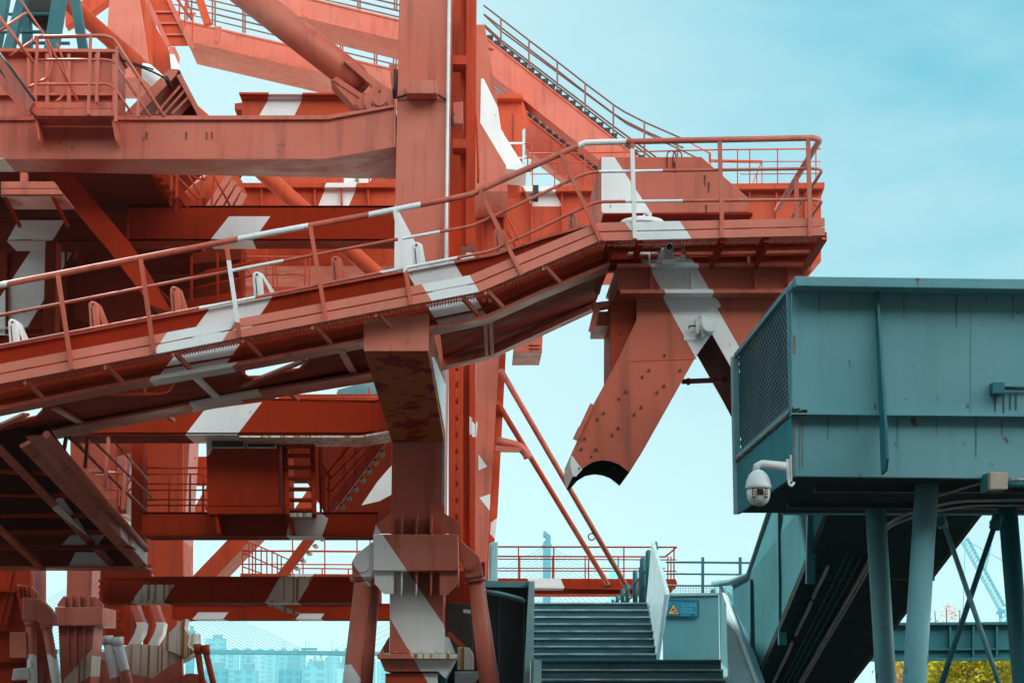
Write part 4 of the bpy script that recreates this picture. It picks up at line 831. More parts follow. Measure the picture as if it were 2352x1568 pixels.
# rear footbridge with rails under the fourth beam
ss = B().bar((642, 1330, 35), (716, 1232, 35), .10, .17).done('side_stair', rc, ORG)
for i in range(6):
    x, y = 660 + i * 14.5, 1318 - i * 17
    B().prism([(x, y), (x + 9, y - 2), (x + 9, y + 3), (x, y + 5)], 35.05, 35.6).done('tread', ss, STEEL)
railing(rc, 36, [[(554, 1264), (840, 1266)], [(554, 1295), (840, 1296)], [(556, 1236), (676, 1290)], [(556, 1268), (656, 1312)], [(556, 1300), (600, 1316)], [(668, 1304), (830, 1306)]],
        [(x, y, x, 1318) for x, y in ((557, 1240), (572, 1245), (580, 1248), (587, 1252), (600, 1258), (613, 1263), (625, 1268), (637, 1273), (646, 1278), (672, 1232), (696, 1235), (746, 1235), (820, 1235), (850, 1235), (688, 1306), (740, 1306), (800, 1306))], .016, .016)
pr('walkway_slab', rc, [(552, 1316), (860, 1318), (860, 1325), (552, 1325)], 35.8, 37.2, ORG, [([(680, 1312), (722, 1312), (716, 1328), (672, 1328)], 35.8)], 0)
# coil cage behind the lower gangway rail
cg = B().prism([(200, 1073), (242, 1073), (242, 1078), (200, 1078)], 38, 39).done('cage', rc, RED)
b = B()
for i in range(7): b.bar((245 + i * 3.5, 1082 + i * 4, 38.5), (243 + i * 4, 1140, 38.5), .02)
for i in range(9): b.bar((205, 1086 + i * 7, 38.5), (244 + min(i * 3, 20), 1086 + i * 7, 38.5), .025)
b.done('cage_bars', cg, RED)
railing(rc, 38, [[(240, 1086), (296, 1086)], [(283, 1128), (310, 1085), (322, 1072), (330, 1072)], [(280, 1140), (318, 1108), (330, 1108)], [(240, 1124), (300, 1124)]], [(273, 1086, 273, 1160), (292, 1110, 290, 1165)], .025)
# ================================================================ teal winch A-frame at the top left
wf = thing('winch_frame', 'dark teal A-frame with a black winch drum at the top left corner', 'winch', W(90, 112, 31))
for a, c in (((60, -30, 30), (20, 118, 30)), ((142, -30, 30), (118, 118, 30)), ((168, -30, 31), (192, 118, 31)), ((12, -30, 31), (-14, 118, 31)), ((60, 0, 31), (64, 118, 31))):
    B().bar(a, c, .20 if a[0] in (142, 12) else .14, .2, Vector((0, 1, 0))).done('leg', wf, TEALD)
for a, c in (((-10, 74, 30.5), (110, 74, 30.5)), ((20, 33, 30.3), (150, 33, 30.3)), ((70, 99, 30.6), (160, 100, 30.6))): B().tube((a, c), .03, 8).done('cross_bar', wf, TEALD)
c = W(90, 5, 30.4)
B().tube3([c, c + Vector((0, .6, 0))], .27, 28).tube3([c + Vector((0, -.04, 0)), c + Vector((0, 0, 0))], .31, 28).done('drum', wf, BLK)
# ================================================================ low red footway behind the stairs
rp = thing('jetty_walkway', 'low red walkway with two rows of rails crossing behind the stair head', 'walkway', W(1350, 1365, 46))
ps_ = B().prism([(1120, 1327), (1552, 1329), (1556, 1341), (1550, 1352), (1120, 1346)], 46, 49).prism([(1120, 1347), (1548, 1349), (1540, 1363), (1120, 1363)], 46.6, 48).done('deck_girder', rp, DEEP, [([(1208, 1320), (1284, 1320), (1298, 1352), (1222, 1352)], 46)])
railing(rp, 46.1, [[(1136, 1255), (1554, 1256), (1528, 1278, 49)], [(1136, 1283), (1554, 1285)], [(1136, 1310), (1554, 1311)]], [(x, 1255, x, 1330) for x in (1191, 1272, 1352, 1433, 1548)], .017, .02, DEEP)
railing(rp, 48.9, [[(1136, 1277), (1528, 1278)], [(1136, 1304), (1528, 1305)]], [(x, 1277, x, 1330) for x in (1194, 1269, 1344, 1420, 1534, 1541)], .017, .02, DEEP)
plq = thing('notice_plate', 'tiny black plate with yellow marks on the red walkway girder', 'sign', W(1397, 1344, 45.97))
pq = pr('plate', plq, [(1389, 1336), (1405, 1336), (1405, 1345), (1389, 1345)], 45.95, 45.98, BLK, None, 0)
YEL = plain('yellow_lettering', (.6, .5, .12), .6)
for i, x in enumerate((1391, 1395, 1399)): B().prism([(x, 1338 + i % 2), (x + 2.6, 1338), (x + 2.6, 1341.5), (x, 1341)], 45.94, 45.95).done('mark', pq, YEL)
# ================================================================ TEAL FOOTBRIDGE (right foreground)
fb = thing('footbridge', 'teal steel footbridge with perforated end panel raised on leaning pillars at the right', 'footbridge', W(2100, 1700, 20))
fp = B().prism([(1819, 656), (3400, 680), (3400, 962.5), (1819, 949)], 18.6, 18.68).done('parapet', fb, TEAL, None, .004)
B().prism([(1819, 951), (3400, 965), (3400, 1111), (1820, 1093)], 18.68, 18.76).done('fascia', fb, TEAL, None, .004)
B().prism([(1826, 634.5), (3400, 653), (3400, 680), (1829, 656)], 18.32, 18.80).prism([(1816, 652), (1826, 634.5), (1829, 656), (1820, 662)], 18.45, 18.8).done('coping', fb, TEAL, None, .006)
B().prism([(1819, 948), (3400, 961.6), (3400, 965), (1819, 951)], 18.55, 18.70).done('ledge', fb, TEAL)
SEAM = plain('brown_seam_rust', (.10, .055, .035), .9, var=.5, sc=25)
b = B()
random.seed(5)
for i in range(26):
    x = 1821 + random.random() ** 1.5 * 32; y = 945 + random.uniform(-9, 3) * (1 - (x - 1821) / 60); c = W(x, y, 18.59)
    b.lathe(c, [(.004, -.006), (.010 + random.random() * .012, 0), (.003, .008)], 6)
b.prism([(1822, 950.5), (1880, 951), (1868, 953.5), (1822, 954.5)], 18.57, 18.6).done('rust_crust', fb, SEAM)
for x0, x1, y0, y1 in ((1822, 1826, 960, 1090), (1836, 1838, 962, 1078), (1843, 1844.5, 962, 1070), (1822, 1828, 770, 812)):
    B().prism([(x0, y0), (x1, y0), (x1 - .6, y1), (x0 + .4, y1)], 18.672 if y0 > 900 else 18.594, 18.69).done('rust_streak', fb, plain('rust_run', (.22, .17, .13), .8, var=.4, sc=20))
for x in (2230, 2440): B().prism([(x, 668), (x + 1.4, 668), (x + 1.4, 950), (x, 950)], 18.594, 18.61).done('weld_seam', fp, TEAL)
for x, y0, y1, w in ((1880, 664, 720, 3), (1955, 666, 700, 2), (2075, 668, 735, 3), (2120, 668, 690, 2), (2195, 670, 752, 4), (2265, 670, 705, 2), (2325, 671, 740, 3)):
    B().prism([(x, y0), (x + w, y0), (x + w * .7, y1), (x + w * .3, y1)], 18.5955, 18.605).done('grime_streak', fp, plain('grime_streak', (.05, .17, .20), .6, var=.3))
for x, y0, y1, w in ((1900, 960, 1010, 3), (1968, 960, 990, 2), (2060, 961, 1030, 3), (2150, 962, 1000, 2), (2240, 963, 1050, 4), (2300, 964, 1000, 3)):
    B().prism([(x, y0), (x + w, y0), (x + w * .7, y1), (x + w * .3, y1)], 18.6755, 18.69).done('grime_streak', fp, plain('grime_streak', (.05, .17, .20), .6, var=.3))
# fin stiffener
v = [W(2012, 660, 18.6), W(2012, 1090, 18.6)]
fin = [(18.6, v[0].z), (18.53, v[0].z), (18.46, v[0].z - .55), (18.34, v[1].z + .42), (18.33, v[1].z + .12), (18.40, v[1].z + .02), (18.6, v[1].z)]
B().loft([Vector((v[0].x - .012, y, z)) for y, z in fin], [Vector((v[0].x + .012, y, z)) for y, z in fin]).done('fin', fb, TEALD)
# end: perforated panel + lower end panel
ex = W(1819, 800, 18.64).x
z_t, z_m, z_b, Y0, Y1 = W(1819, 660, 18.6).z, W(1819, 938, 18.6).z, W(1819, 1093, 18.6).z, 18.70, 22.5
pan = B()
cw = .050; SYY = 2.9; ch_ = cw * .866; row = 0; zz = z_m + .02
def hexring(cy, cz, R, r):
    o = [pan.bm.verts.new((ex + .01, cy + SYY * R * math.cos(a), cz + R * math.sin(a))) for a in (k * math.pi / 3 + math.pi / 6 for k in range(6))]
    i_ = [pan.bm.verts.new((ex + .01, cy + SYY * r * math.cos(a), cz + r * math.sin(a))) for a in (k * math.pi / 3 + math.pi / 6 for k in range(6))]
    for k in range(6): pan.bm.faces.new((o[k], o[(k + 1) % 6], i_[(k + 1) % 6], i_[k]))
while zz < z_t - .02:
    y = Y0 + (cw * SYY / 2 if row % 2 else 0) + .05
    while y < Y1 - .02: hexring(y, zz, cw / math.sqrt(3) * 1.001, cw * .36); y += cw * SYY
    zz += ch_; row += 1
pan.done('perforated_panel', fb, TEALD)
pr_ = B()
for (ya, za, yb, zb, w) in ((Y0, z_t, Y1, z_t, .04), (Y0, z_m, Y1, z_m, .05), (Y0 + .01, z_m, Y0 + .01, z_t, .035), (Y1, z_m - .02, Y1, z_t, .06)):
    pr_.bar3(Vector((ex - .01, ya, za)), Vector((ex - .01, yb, zb)), w, .05)
pr_.done('panel_frame', fb, TEAL)
B().box3((ex - .005, (Y0 + Y1) / 2, (z_m + z_b) / 2 - .008), .03, Y1 - Y0 + .05, z_m - z_b - .016).done('end_panel', fb, TEALM, None, .004)
B().box3((ex + .035, (Y0 + Y1) / 2, (z_m + z_t) / 2), .01, Y1 - Y0, z_t - z_m).done('shade_backing', fb, MATD)  # dark sheet added so the holes show a shaded interior
for i in range(60):
    t = random.random(); 
b = B()
for i in range(34):
    t0 = i / 34; t1 = (i + 1) / 34; j = lambda: random.uniform(-.012, .012)
    b.tube3([Vector((ex - .03, Y0 + t0 * 3.8, z_m - .05 + j())), Vector((ex - .03, Y0 + t1 * 3.8, z_m - .05 + j()))], .008 + random.random() * .008, 5)
b.done('weld_bead', fb, SEAM)
for y in (19.0, 19.7, 20.9, 22.0): B().box3((ex - .012, y, z_m - .03), .05, .03, .06).done('panel_clip', fb, TEAL)
B().box3((ex - .03, Y1 + .06, (z_b + z_t) / 2), .06, .06, z_t - z_b).done('corner_post', fb, TEALL)
xr = W(3400, 800, 18.6).x
B().box3(((ex + xr) / 2 + .02, (18.76 + Y1) / 2, z_b + .09), xr - ex, Y1 - 18.76, .16).done('deck', fb, MATD)
B().box3(((ex + xr) / 2 + .3, Y1 + .12, (z_t + z_b) / 2), xr - ex - .4, .07, z_t - z_b).done('parapet', fb, TEAL)
for y in (19.6, 21.3): B().box3(((ex + xr) / 2 + .1, y, z_b - .02), xr - ex - .5, .12, .06).done('deck_rib', fb, DARKW)
# pillars and braces
B().tube([(2132, 1060, 19.4), (2073, 2000, 19.4)], .114, 28).done('pillar', fb, TEAL)
B().tube([(2006, 1090, 21.6), (2059, 1960, 21.6)], .11, 28).done('pillar', fb, TEAL)
B().tube([(2308, 1090, 20.8), (2381, 1970, 20.8)], .10, 28).done('pillar', fb, TEALD)
for x in (2860, 3060): B().tube([(x, 1090, 20.2), (x + (40 if x > 3000 else -30), 2100, 20.2)], .11, 20).done('pillar', fb, TEAL)
B().tube([(2166, 1195, 20), (2306, 1600, 20)], .027, 12).tube([(2158, 1180, 20), (2168, 1212, 20)], .05, 10).done('tie_brace', fb, TEAL)
B().tube([(2290, 1190, 20.6), (2152, 1600, 20.6)], .03, 12).tube([(2292, 1182, 20.6), (2283, 1215, 20.6)], .055, 10).done('tie_brace', fb, TEALD)
for x, y, YY in ((2160, 1196, 19.9), (2287, 1200, 20.5)): B().disc(x, y, YY - .02, YY + .05, .05, 14).done('clevis', fb, TEALD)
# sloping approach ramp below
rl = [(1905, 1176), (1740, 1568)]; rr_ = [(2246, 1180), (1950, 1568)]
def rp3(t, side): 
    a, c = (rl, rr_)[side]; return (a[0] + (c[0] - a[0]) * t, a[1] + (c[1] - a[1]) * t, 22.9 + t * 4.2)
ramp_b = B().loft([W(*rp3(0, 0)), W(*rp3(1.2, 0)), W(*rp3(1.2, 1)), W(*rp3(0, 1))], [v + Vector((0, 0, .12)) for v in (W(*rp3(0, 0)), W(*rp3(1.2, 0)), W(*rp3(1.2, 1)), W(*rp3(0, 1)))])
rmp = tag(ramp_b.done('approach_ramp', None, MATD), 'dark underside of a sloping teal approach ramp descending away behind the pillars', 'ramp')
def sidewall(side, mat, hs, o_=0):
    p = [W(*rp3(t, side)) for t in (0, 1.2)]
    q = [v + Vector((0, 0, h)) for v, h in zip(p, hs)]
    b = B().loft([p[0], p[1], q[1], q[0]], [v + Vector((.06, 0, 0)) for v in (p[0], p[1], q[1], q[0])])
    return b.done('ramp_wall', rmp, mat, None, 0)
p0 = W(*rp3(0, 0)); p1 = W(*rp3(1, 0))
t0 = W(1768, 1178, 27.0)
b = B()
wl = [W(1905, 1170, 22.95), W(1740, 1568, 27.1), W(1727, 1600, 27.5), W(1690, 1600, 28.6), W(1682, 1338, 28.6), W(1719, 1322, 27.6), W(1768, 1172, 26.6), W(1800, 1100, 25.6), W(1850, 1150, 24.2)]
b.loft(wl, [v + Vector((.06, 0, 0)) for v in wl]).done('ramp_wall', rmp, TEALM)
B().tube3([W(1640, 1340, 29.4), W(1682, 1335, 28.6), W(1721, 1319, 27.6), W(1772, 1165, 26.5)], .05, 8).done('wall_rail', rmp, TEAL)
for xt, yt, xb, yb, Y in ((1797, 1178, 1800, 1480, 25.66), (1866, 1178, 1864, 1340, 23.82), (1733, 1330, 1735, 1568, 27.36)):
    B().bar((xt - 3, yt, Y), (xb - 3, yb, Y), .10, .10).done('wall_stiffener', rmp, TEALD)
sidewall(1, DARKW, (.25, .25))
for a, c in ((.34, .36), (.70, .72), (.98, 1.0)):
    L, Rr = W(*rp3(a, 0)), W(*rp3(a, 1)); B().bar3(L + Vector((0, 0, -.05)), Rr + Vector((0, 0, -.05)), .05, .12).done('ramp_rib', rmp, plain('slate_rib', (.03, .05, .055), .6))
# far girder at the right edge
fg2 = thing('rear_girder', 'teal plate girder spanning low behind the pillars over the yellow bushes', 'girder', W(2200, 1515, 34))
B().prism([(2010, 1433), (2352, 1431), (2800, 1428), (2800, 1507), (2010, 1514)], 34, 34.3).prism([(2000, 1429), (2800, 1424), (2800, 1430), (2000, 1435)], 33.85, 34.5).prism([(2000, 1489), (2800, 1484), (2800, 1488), (2000, 1493)], 33.9, 34.0).prism([(2000, 1511), (2800, 1505), (2800, 1511), (2000, 1517)], 33.85, 34.5).done('web', fg2, TEALD)
for x in (2130, 2183, 2236, 2290): B().prism([(x - 2, 1435), (x + 2, 1435), (x + 2, 1512), (x - 2, 1512)], 33.88, 34.0).done('stiffener', fg2, TEALD)
# conduits along the underside of the ramp
cd = thing('conduit_run', 'grey conduits and cables clipped under the sloping ramp', 'conduit', W(1950, 1400, 24.5))
def under(s, t, dz=-.05):
    a, c = W(*rp3(t, 0)), W(*rp3(t, 1)); return a + (c - a) * s + Vector((0, 0, dz))
for s, tt, r_ in ((.12, ((.25, .44), (.46, .66), (.70, .98)), .022), (.40, ((.16, 1.0),), .022), (.43, ((.2, 1.0),), .018), (.22, ((.2, 1.0),), .008), (.27, ((.2, 1.0),), .008), (.33, ((.2, .98),), .008)):
    for a, c in tt:
        B().tube3([under(s, a + (c - a) * k / 6, -.13 - .01 * math.sin(k)) for k in range(7)], r_, 8).done('conduit' if r_ > .01 else 'wire', cd, STEEL if r_ > .01 else TEALD)
B().tube([(2020, 1218, 22.2), (2060, 1190, 21.5), (2120, 1168, 21), (2200, 1150, 20.5), (2300, 1148, 20), (2400, 1146, 19.8)], .018, 8, .2).tube([(2010, 1240, 22.3), (2050, 1204, 21.7), (2130, 1176, 21), (2230, 1160, 20.6), (2400, 1160, 20)], .014, 8, .2).done('conduit', cd, STEEL)
B().tube([(2150, 1140, 19.6), (2200, 1124, 19.2), (2272, 1104, 18.9)], .012, 6, .1).done('wire', cd, STEEL)
B().tube([(1885, 1165, 22.4), (2010, 1125, 21), (2060, 1108, 20)], .006, 5).done('wire', cd, STEEL)
# small fittings
jb = thing('junction_box', 'weathered pale junction box under the right edge of the footbridge', 'junction box', W(2292, 1122, 18.5))
pr('body', jb, [(2274, 1083), (2315, 1083), (2315, 1123), (2274, 1123)], 18.42, 18.6, plain('aged_cream_plastic', (.42, .36, .30), .6), None, .006)
pr('back_plate', jb, [(2267, 1086), (2276, 1084), (2276, 1124), (2267, 1127)], 18.5, 18.75, TEALD, None, 0)
B().tube([(2315, 1101, 18.5), (2420, 1103, 18.5)], .018, 8).tube([(2322, 1101, 18.5), (2326, 1101, 18.5)], .026, 8).tube([(2340, 1096, 18.46), (2344, 1106, 18.46)], .008, 6).done('pipe', jb, STEEL)
B().tube([(2315, 1112, 18.7), (2420, 1114, 18.7)], .03, 8).done('pipe', jb, TEALD)
rj = thing('outlet_box', 'small dark teal outlet box with drip stains on the footbridge wall', 'outlet box', W(2293, 905, 18.5))
pr('body', rj, [(2280, 877), (2308, 877), (2308, 903), (2280, 903)], 18.48, 18.6, TEALD, None, .005)
B().tube([(2308, 891, 18.55), (2420, 893, 18.55)], .018, 8).done('pipe', rj, plain('dark_pipe', (.012, .05, .06), .5))
for x, y1 in ((2284, 945), (2303, 948), (2318, 940), (2331, 942)): B().prism([(x, 905), (x + 5, 905), (x + 4, y1), (x + 1, y1)], 18.592, 18.60).done('drip_stain', rj, plain('drip_stain', (.03, .09, .11), .7))
# ================================================================ security camera on the footbridge end
cv = thing('security_camera', 'white dome security camera on a bent arm below the perforated panel', 'camera', W(1742, 1160, 18.5))
B().bar((1809, 1054, 18.57), (1811, 1102, 18.57), .022, .03).bar((1816, 1044, 18.6), (1818, 1106, 18.6), .016, .016).done('wall_bracket', cv, CAMW, None, .004)
B().tube3([W(1806, 1072, 18.5), W(1750, 1064, 18.5), W(1738, 1070, 18.5), W(1736, 1082, 18.5)], [.048, .036, .034, .032], 16, 0).done('arm', cv, CAMW)
c = W(1741, 1081, 18.5)
B().lathe(c, [(.03, .01), (.05, 0), (.085, -.035), (.108, -.085), (.120, -.14), (.124, -.162), (.112, -.17)], 32).done('housing', cv, CAMW)
ball = B().lathe(c, [(.108, -.168), (.110, -.21), (.104, -.255), (.085, -.295), (.05, -.322), (.012, -.33)], 32).done('dome', cv, CAMW)
B().box3((c.x, c.y - .105, c.z - .205), .062, .02, .055).done('window', ball, GLASS)
for s in (-1, 1):
    B().box3((c.x + s * .058, c.y - .095, c.z - .215), .026, .02, .09).done('lamp_panel', ball, BLK)
    for k in range(3): B().disc(*(0, 0), 0, 0.01, .0105, 10) if False else B().tube3([Vector((c.x + s * .058, c.y - .113, c.z - .19 - k * .025)), Vector((c.x + s * .058, c.y - .103, c.z - .19 - k * .025))], .0105, 10).done('lamp', ball, plain('amber_led_cover', (.62, .45, .28), .3))
B().tube([(1812, 1100, 18.45), (1812, 1112, 18.45), (1818, 1116, 18.45), (1824, 1108, 18.5)], .012, 8, .03).done('cable', cv, CAMW)
# ================================================================ STAIRS
NOSE = plain('worn_aluminium_nosing', (.36, .46, .48), .5, var=.45, sc=3)
sr = thing('staircase', 'wide teal steel staircase climbing away from the centre foreground with a white side wall', 'staircase', W(1400, 1700, 30))
ys = [1383, 1399, 1415, 1431, 1447.5, 1465, 1482.5, 1500, 1516]
xr_ = lambda y: 1483 + (y - 1383) / (1516 - 1383) * 25
for i in range(8):
    Yk = 32.4 - .3 * i
    yt, yb = ys[i], ys[i + 1]
    v0, v1 = W(1226, yt, Yk), W(xr_(yt) + 4, yt, Yk)
    zt = v0.z; zb = W(1226, yb, Yk).z - .02
    r_ = B().box3(((v0.x + v1.x) / 2, Yk + .02, (zt + zb) / 2 - .01), v1.x - v0.x, .02, zt - zb).box3(((v0.x + v1.x) / 2, Yk + .15, zt - .006), v1.x - v0.x, .36, .014).done('step', sr, TREAD)
    B().box3(((v0.x + v1.x) / 2, Yk - .034, zt - .008), v1.x - v0.x, .02, .022).done('nosing', r_, NOSE)
ld_ = W(1240, 1514, 27.2); ld1 = W(1656, 1514, 27.2)
lnd = B().box3(((ld_.x + ld1.x) / 2, 28.8, ld_.z - .012), ld1.x - ld_.x, 3.3, .024).done('landing', sr, TREAD)
for i, (y0, y1, Yk) in enumerate(((1514, 1536, 27.2), (1536, 1558, 26.9), (1558, 1582, 26.6), (1582, 1606, 26.3))):
    v0, v1 = W(1240, y0, Yk), W(1656 + i * 5, y0, Yk); zb = W(1240, y1, Yk).z
    r_ = B().box3(((v0.x + v1.x) / 2, Yk + .02, (v0.z + zb) / 2 - .02), v1.x - v0.x, .02, v0.z - zb).box3(((v0.x + v1.x) / 2, Yk + .15, v0.z - .006 - (.02 if i == 0 else 0)), v1.x - v0.x, .32, .014).done('step', sr, TREAD)
    B().box3(((v0.x + v1.x) / 2, Yk - .03, v0.z - .008), v1.x - v0.x, .02, .022).done('nosing', r_, NOSE)
# left parapet wall
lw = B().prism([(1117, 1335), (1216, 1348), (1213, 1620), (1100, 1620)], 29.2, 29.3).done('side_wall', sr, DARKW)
B().prism([(1112, 1333), (1216, 1334), (1216, 1348), (1114, 1347)], 29.0, 29.5).done('wall_cap', lw, TEAL)
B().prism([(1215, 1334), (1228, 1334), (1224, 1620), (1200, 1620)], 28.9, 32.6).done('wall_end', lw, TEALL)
B().prism([(1146, 1348), (1148, 1348), (1146, 1600), (1144, 1600)], 29.17, 29.21).prism([(1203, 1374), (1206, 1374), (1203, 1600), (1200, 1600)], 29.15, 29.21).done('panel_seam', lw, TEALD)
B().tube([(1112, 1357, 29.0), (1150, 1362, 29.0), (1200, 1375, 29.0), (1206, 1382, 29.0)], .028, 8, .06).tube([(1112, 1361, 29.05), (1155, 1368, 29.05), (1202, 1382, 29.05)], .016, 8, .06).done('hand_grip', lw, TEAL)
B().prism([(1130, 1244), (1144, 1243), (1143, 1336), (1126, 1336)], 32.8, 33.2).prism([(1124, 1248), (1130, 1245), (1126, 1336), (1122, 1336)], 33.2, 33.6).done('end_post', sr, TEALL, None, .02)
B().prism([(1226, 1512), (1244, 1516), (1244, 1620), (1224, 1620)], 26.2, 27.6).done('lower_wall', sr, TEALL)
# right parapet: inner face lit
pi = [(1507, 1516, 30.2), (1526, 1364, 30.2), (1531, 1362, 30.4), (1497, 1243, 32.9), (1484, 1384, 32.9)]
a = [W(*q) for q in pi]
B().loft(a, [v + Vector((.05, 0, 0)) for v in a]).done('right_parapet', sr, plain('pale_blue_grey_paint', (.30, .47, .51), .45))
B().tube3([W(1503, 1244, 32.95), W(1506, 1262, 32.95)], .05, 10).done('newel', sr, TEALD)
pnl = pr('landing_panel', sr, [(1524, 1365), (1651, 1363), (1653, 1516), (1524, 1516)], 30.6, 30.7, TEAL, None, .01)
pr('panel_cap', pnl, [(1523, 1362), (1652, 1360), (1652, 1366), (1523, 1368)], 30.55, 30.8, TEALL, None, 0)
q = [(1651, 1337, 29.6), (1660, 1332, 29.5), (1742, 1572, 26.2), (1775, 1640, 25.6), (1660, 1640, 25.9), (1654, 1520, 29.3)]
a = [W(*p) for p in q]
B().loft(a, [v + Vector((.10, .02, 0)) for v in a]).done('lower_parapet', sr, TEAL)
B().tube3([W(1655, 1336, 29.45), W(1741, 1572, 26.1), W(1768, 1640, 25.5)], .035, 10).done('parapet_rail', sr, TEALL)
# balusters at the stair head
bl = thing('stair_head_railing', 'row of round-topped teal posts stepping up at the head of the stairs', 'railing', W(1450, 1385, 35))
for i, (x, yt, r_) in enumerate(((1408, 1375, .05), (1418, 1365, .055), (1430, 1351, .06), (1441, 1340, .062), (1459, 1308, .07), (1472, 1300, .06), (1477, 1279, .085), (1490, 1262, .085))):
    Y = 38 - i * .62
    c0, c1 = W(x, yt, Y), W(x, 1392, Y)
    r_ *= .66
    B().tube3([c1, c0 - Vector((0, 0, r_)), c0 - Vector((0, 0, r_ * .4)), c0], [r_, r_, r_ * .8, r_ * .3], 12).done('post', bl, TEALD)
B().tube([(1404, 1392, 38.2), (1436, 1362, 36.4), (1460, 1336, 35.4), (1494, 1300, 33.6)], .02, 6).tube([(1420, 1392, 37.5), (1450, 1372, 36), (1494, 1340, 33.6)], .016, 6).done('rail', bl, TEALD)
# far teal guard rail behind the landing
gr = thing('guard_rail', 'thin teal guard rail with mesh foot behind the sign panel', 'railing', W(1630, 1365, 36))
B().tube([(1530, 1290, 36), (1735, 1292, 36)], .022, 6).tube([(1530, 1317, 36), (1735, 1319, 36)], .018, 6).tube([(1530, 1344, 36), (1735, 1345, 36)], .018, 6).done('rail', gr, TEALD)
for x in (1614, 1700): B().bar((x, 1279, 36), (x, 1366, 36), .05).done('post', gr, TEALD)
b = B()
for i in range(20): b.bar((1545 + i * 6, 1345, 36), (1545 + i * 6, 1366, 36), .006)
for i in range(3): b.bar((1545, 1350 + i * 6, 36), (1660, 1350 + i * 6, 36), .006)
b.done('mesh', gr, TEALD)
B().tube([(1638, 1366, 35.5), (1638, 1352, 35.5)], .05, 10).done('bollard', gr, TEALD)
# ---------------------------------------------------------------- caution sign
cs = thing('caution_sign', 'blue wet floor caution sign with yellow warning triangle on the teal panel', 'sign', W(1565, 1410, 30.5))
SB = plain('sign_blue', (.008, .27, .40), .4, var=.05); SD = plain('sign_navy', (.004, .05, .085), .45); SY = plain('sign_yellow', (.72, .52, .22), .45); SR = plain('sign_red', (.42, .03, .012), .5); SWH = plain('sign_white', (.20, .48, .60), .5)
sx, sy = 1640 * .91875, 1480 * .91875; k = 140 * .91875 / 2352
SP = lambda pts: [(sx + x * k, sy + y * k) for x, y in pts]
bd = pr('board', cs, SP([(340, 315), (1800, 335), (1800, 1060), (340, 1030)]), 30.53, 30.56, SD, None, .003)
pr('field', bd, SP([(395, 370), (1745, 390), (1745, 1005), (395, 985)]), 30.524, 30.532, SB, None, 0)
pr('triangle_border', bd, SP([(740, 415), (1015, 940), (455, 935)]), 30.517, 30.525, BLK, None, 0)
pr('triangle', bd, SP([(740, 480), (965, 905), (510, 900)]), 30.510, 30.518, SY, None, 0)
pr('figure', bd, SP([(690, 690), (760, 660), (805, 690), (840, 745), (800, 740), (770, 715), (740, 770), (650, 805), (620, 790), (690, 740), (640, 720)]), 30.503, 30.511, SR, None, 0)
pr('figure_leg', bd, SP([(690, 835), (800, 810), (840, 780), (895, 855), (830, 860)]), 30.503, 30.511, SR, None, 0)
c = W(*SP([(742, 632)])[0], 30.505); B().loft([c + Vector((.009 * math.cos(t), 0, .009 * math.sin(t))) for t in (i * .785 for i in range(8))], [c + Vector((.009 * math.cos(t), .006, .009 * math.sin(t))) for t in (i * .785 for i in range(8))]).done('figure_head', bd, SR)
pr('maker_mark', bd, SP([(1470, 905), (1610, 915), (1610, 960), (1470, 950)]), 30.517, 30.525, SD, None, 0)
def lettering(txt, x, y, hpx):
    cu = bpy.data.curves.new('text', 'FONT'); cu.body = txt; cu.size = 1; cu.extrude = .004
    o = bpy.data.objects.new('text', cu); COL.objects.link(o)
    bpy.context.view_layer.update()
    me = bpy.data.meshes.new_from_object(o.evaluated_get(bpy.context.evaluated_depsgraph_get()))
    bpy.data.objects.remove(o)
    p = W(*SP([(x, y)])[0], 30.515); s = hpx * k * 30.5 / F
    b = B(); b.bm.from_mesh(me)
    for v in b.bm.verts: v.co = Vector((p.x + v.co.x * s, p.y - v.co.z * s, p.z + v.co.y * s))
    b.done('lettering', bd, SWH)
lettering('当心路滑', 1055, 590, 160); lettering('Caution', 1045, 730, 150); lettering('Wet Floor', 1045, 870, 150)
# ================================================================ SETTING
def sheet(name, x0, x1, y0, y1, z, mat):
    b = B(); b.bm.faces.new([b.bm.verts.new(v) for v in ((x0, y0, z), (x1, y0, z), (x1, y1, z), (x0, y1, z))])
    return struct(b.done(name, None, mat))
sheet('quay_ground', -260, 260, -160, 46, 0, ASPH)
sheet('bounce_apron', -260, 260, 46, 92, 0, CONC)  # pale strip added to bounce light onto the far undersides
sheet('river_water', -6000, 6000, 92, 700, -3, WATER)
sheet('far_ground', -6000, 6000, 700, 12000, -2.2, BANK)
B().box3((0, 92.2, -1.6), 520, .5, 3.1).done('quay_wall', None, CONC); struct(bpy.data.objects['quay_wall'])
wh = thing('blocker', 'long dark brick warehouse added unseen behind the viewer to shade the crane interior', 'blocker', (0, -30, 0))  # unseen building added to block low sky light from the crane interior
BRK = plain('dark_brick', (.055, .04, .035), .85, sc=2)
B().box3((0, -30, 13), 170, 26, 26).done('wall', wh, BRK)
B().loft([Vector((-86, -44, 26)), Vector((-86, -16, 26)), Vector((-86, -30, 30))], [Vector((86, -44, 26)), Vector((86, -16, 26)), Vector((86, -30, 30))]).done('roof', wh, plain('dark_roof', (.06, .06, .06), .8))
for k in range(12): B().box3((-77 + k * 14, -16.9, 8), 5, .3, 9).done('window', wh, GLASS)
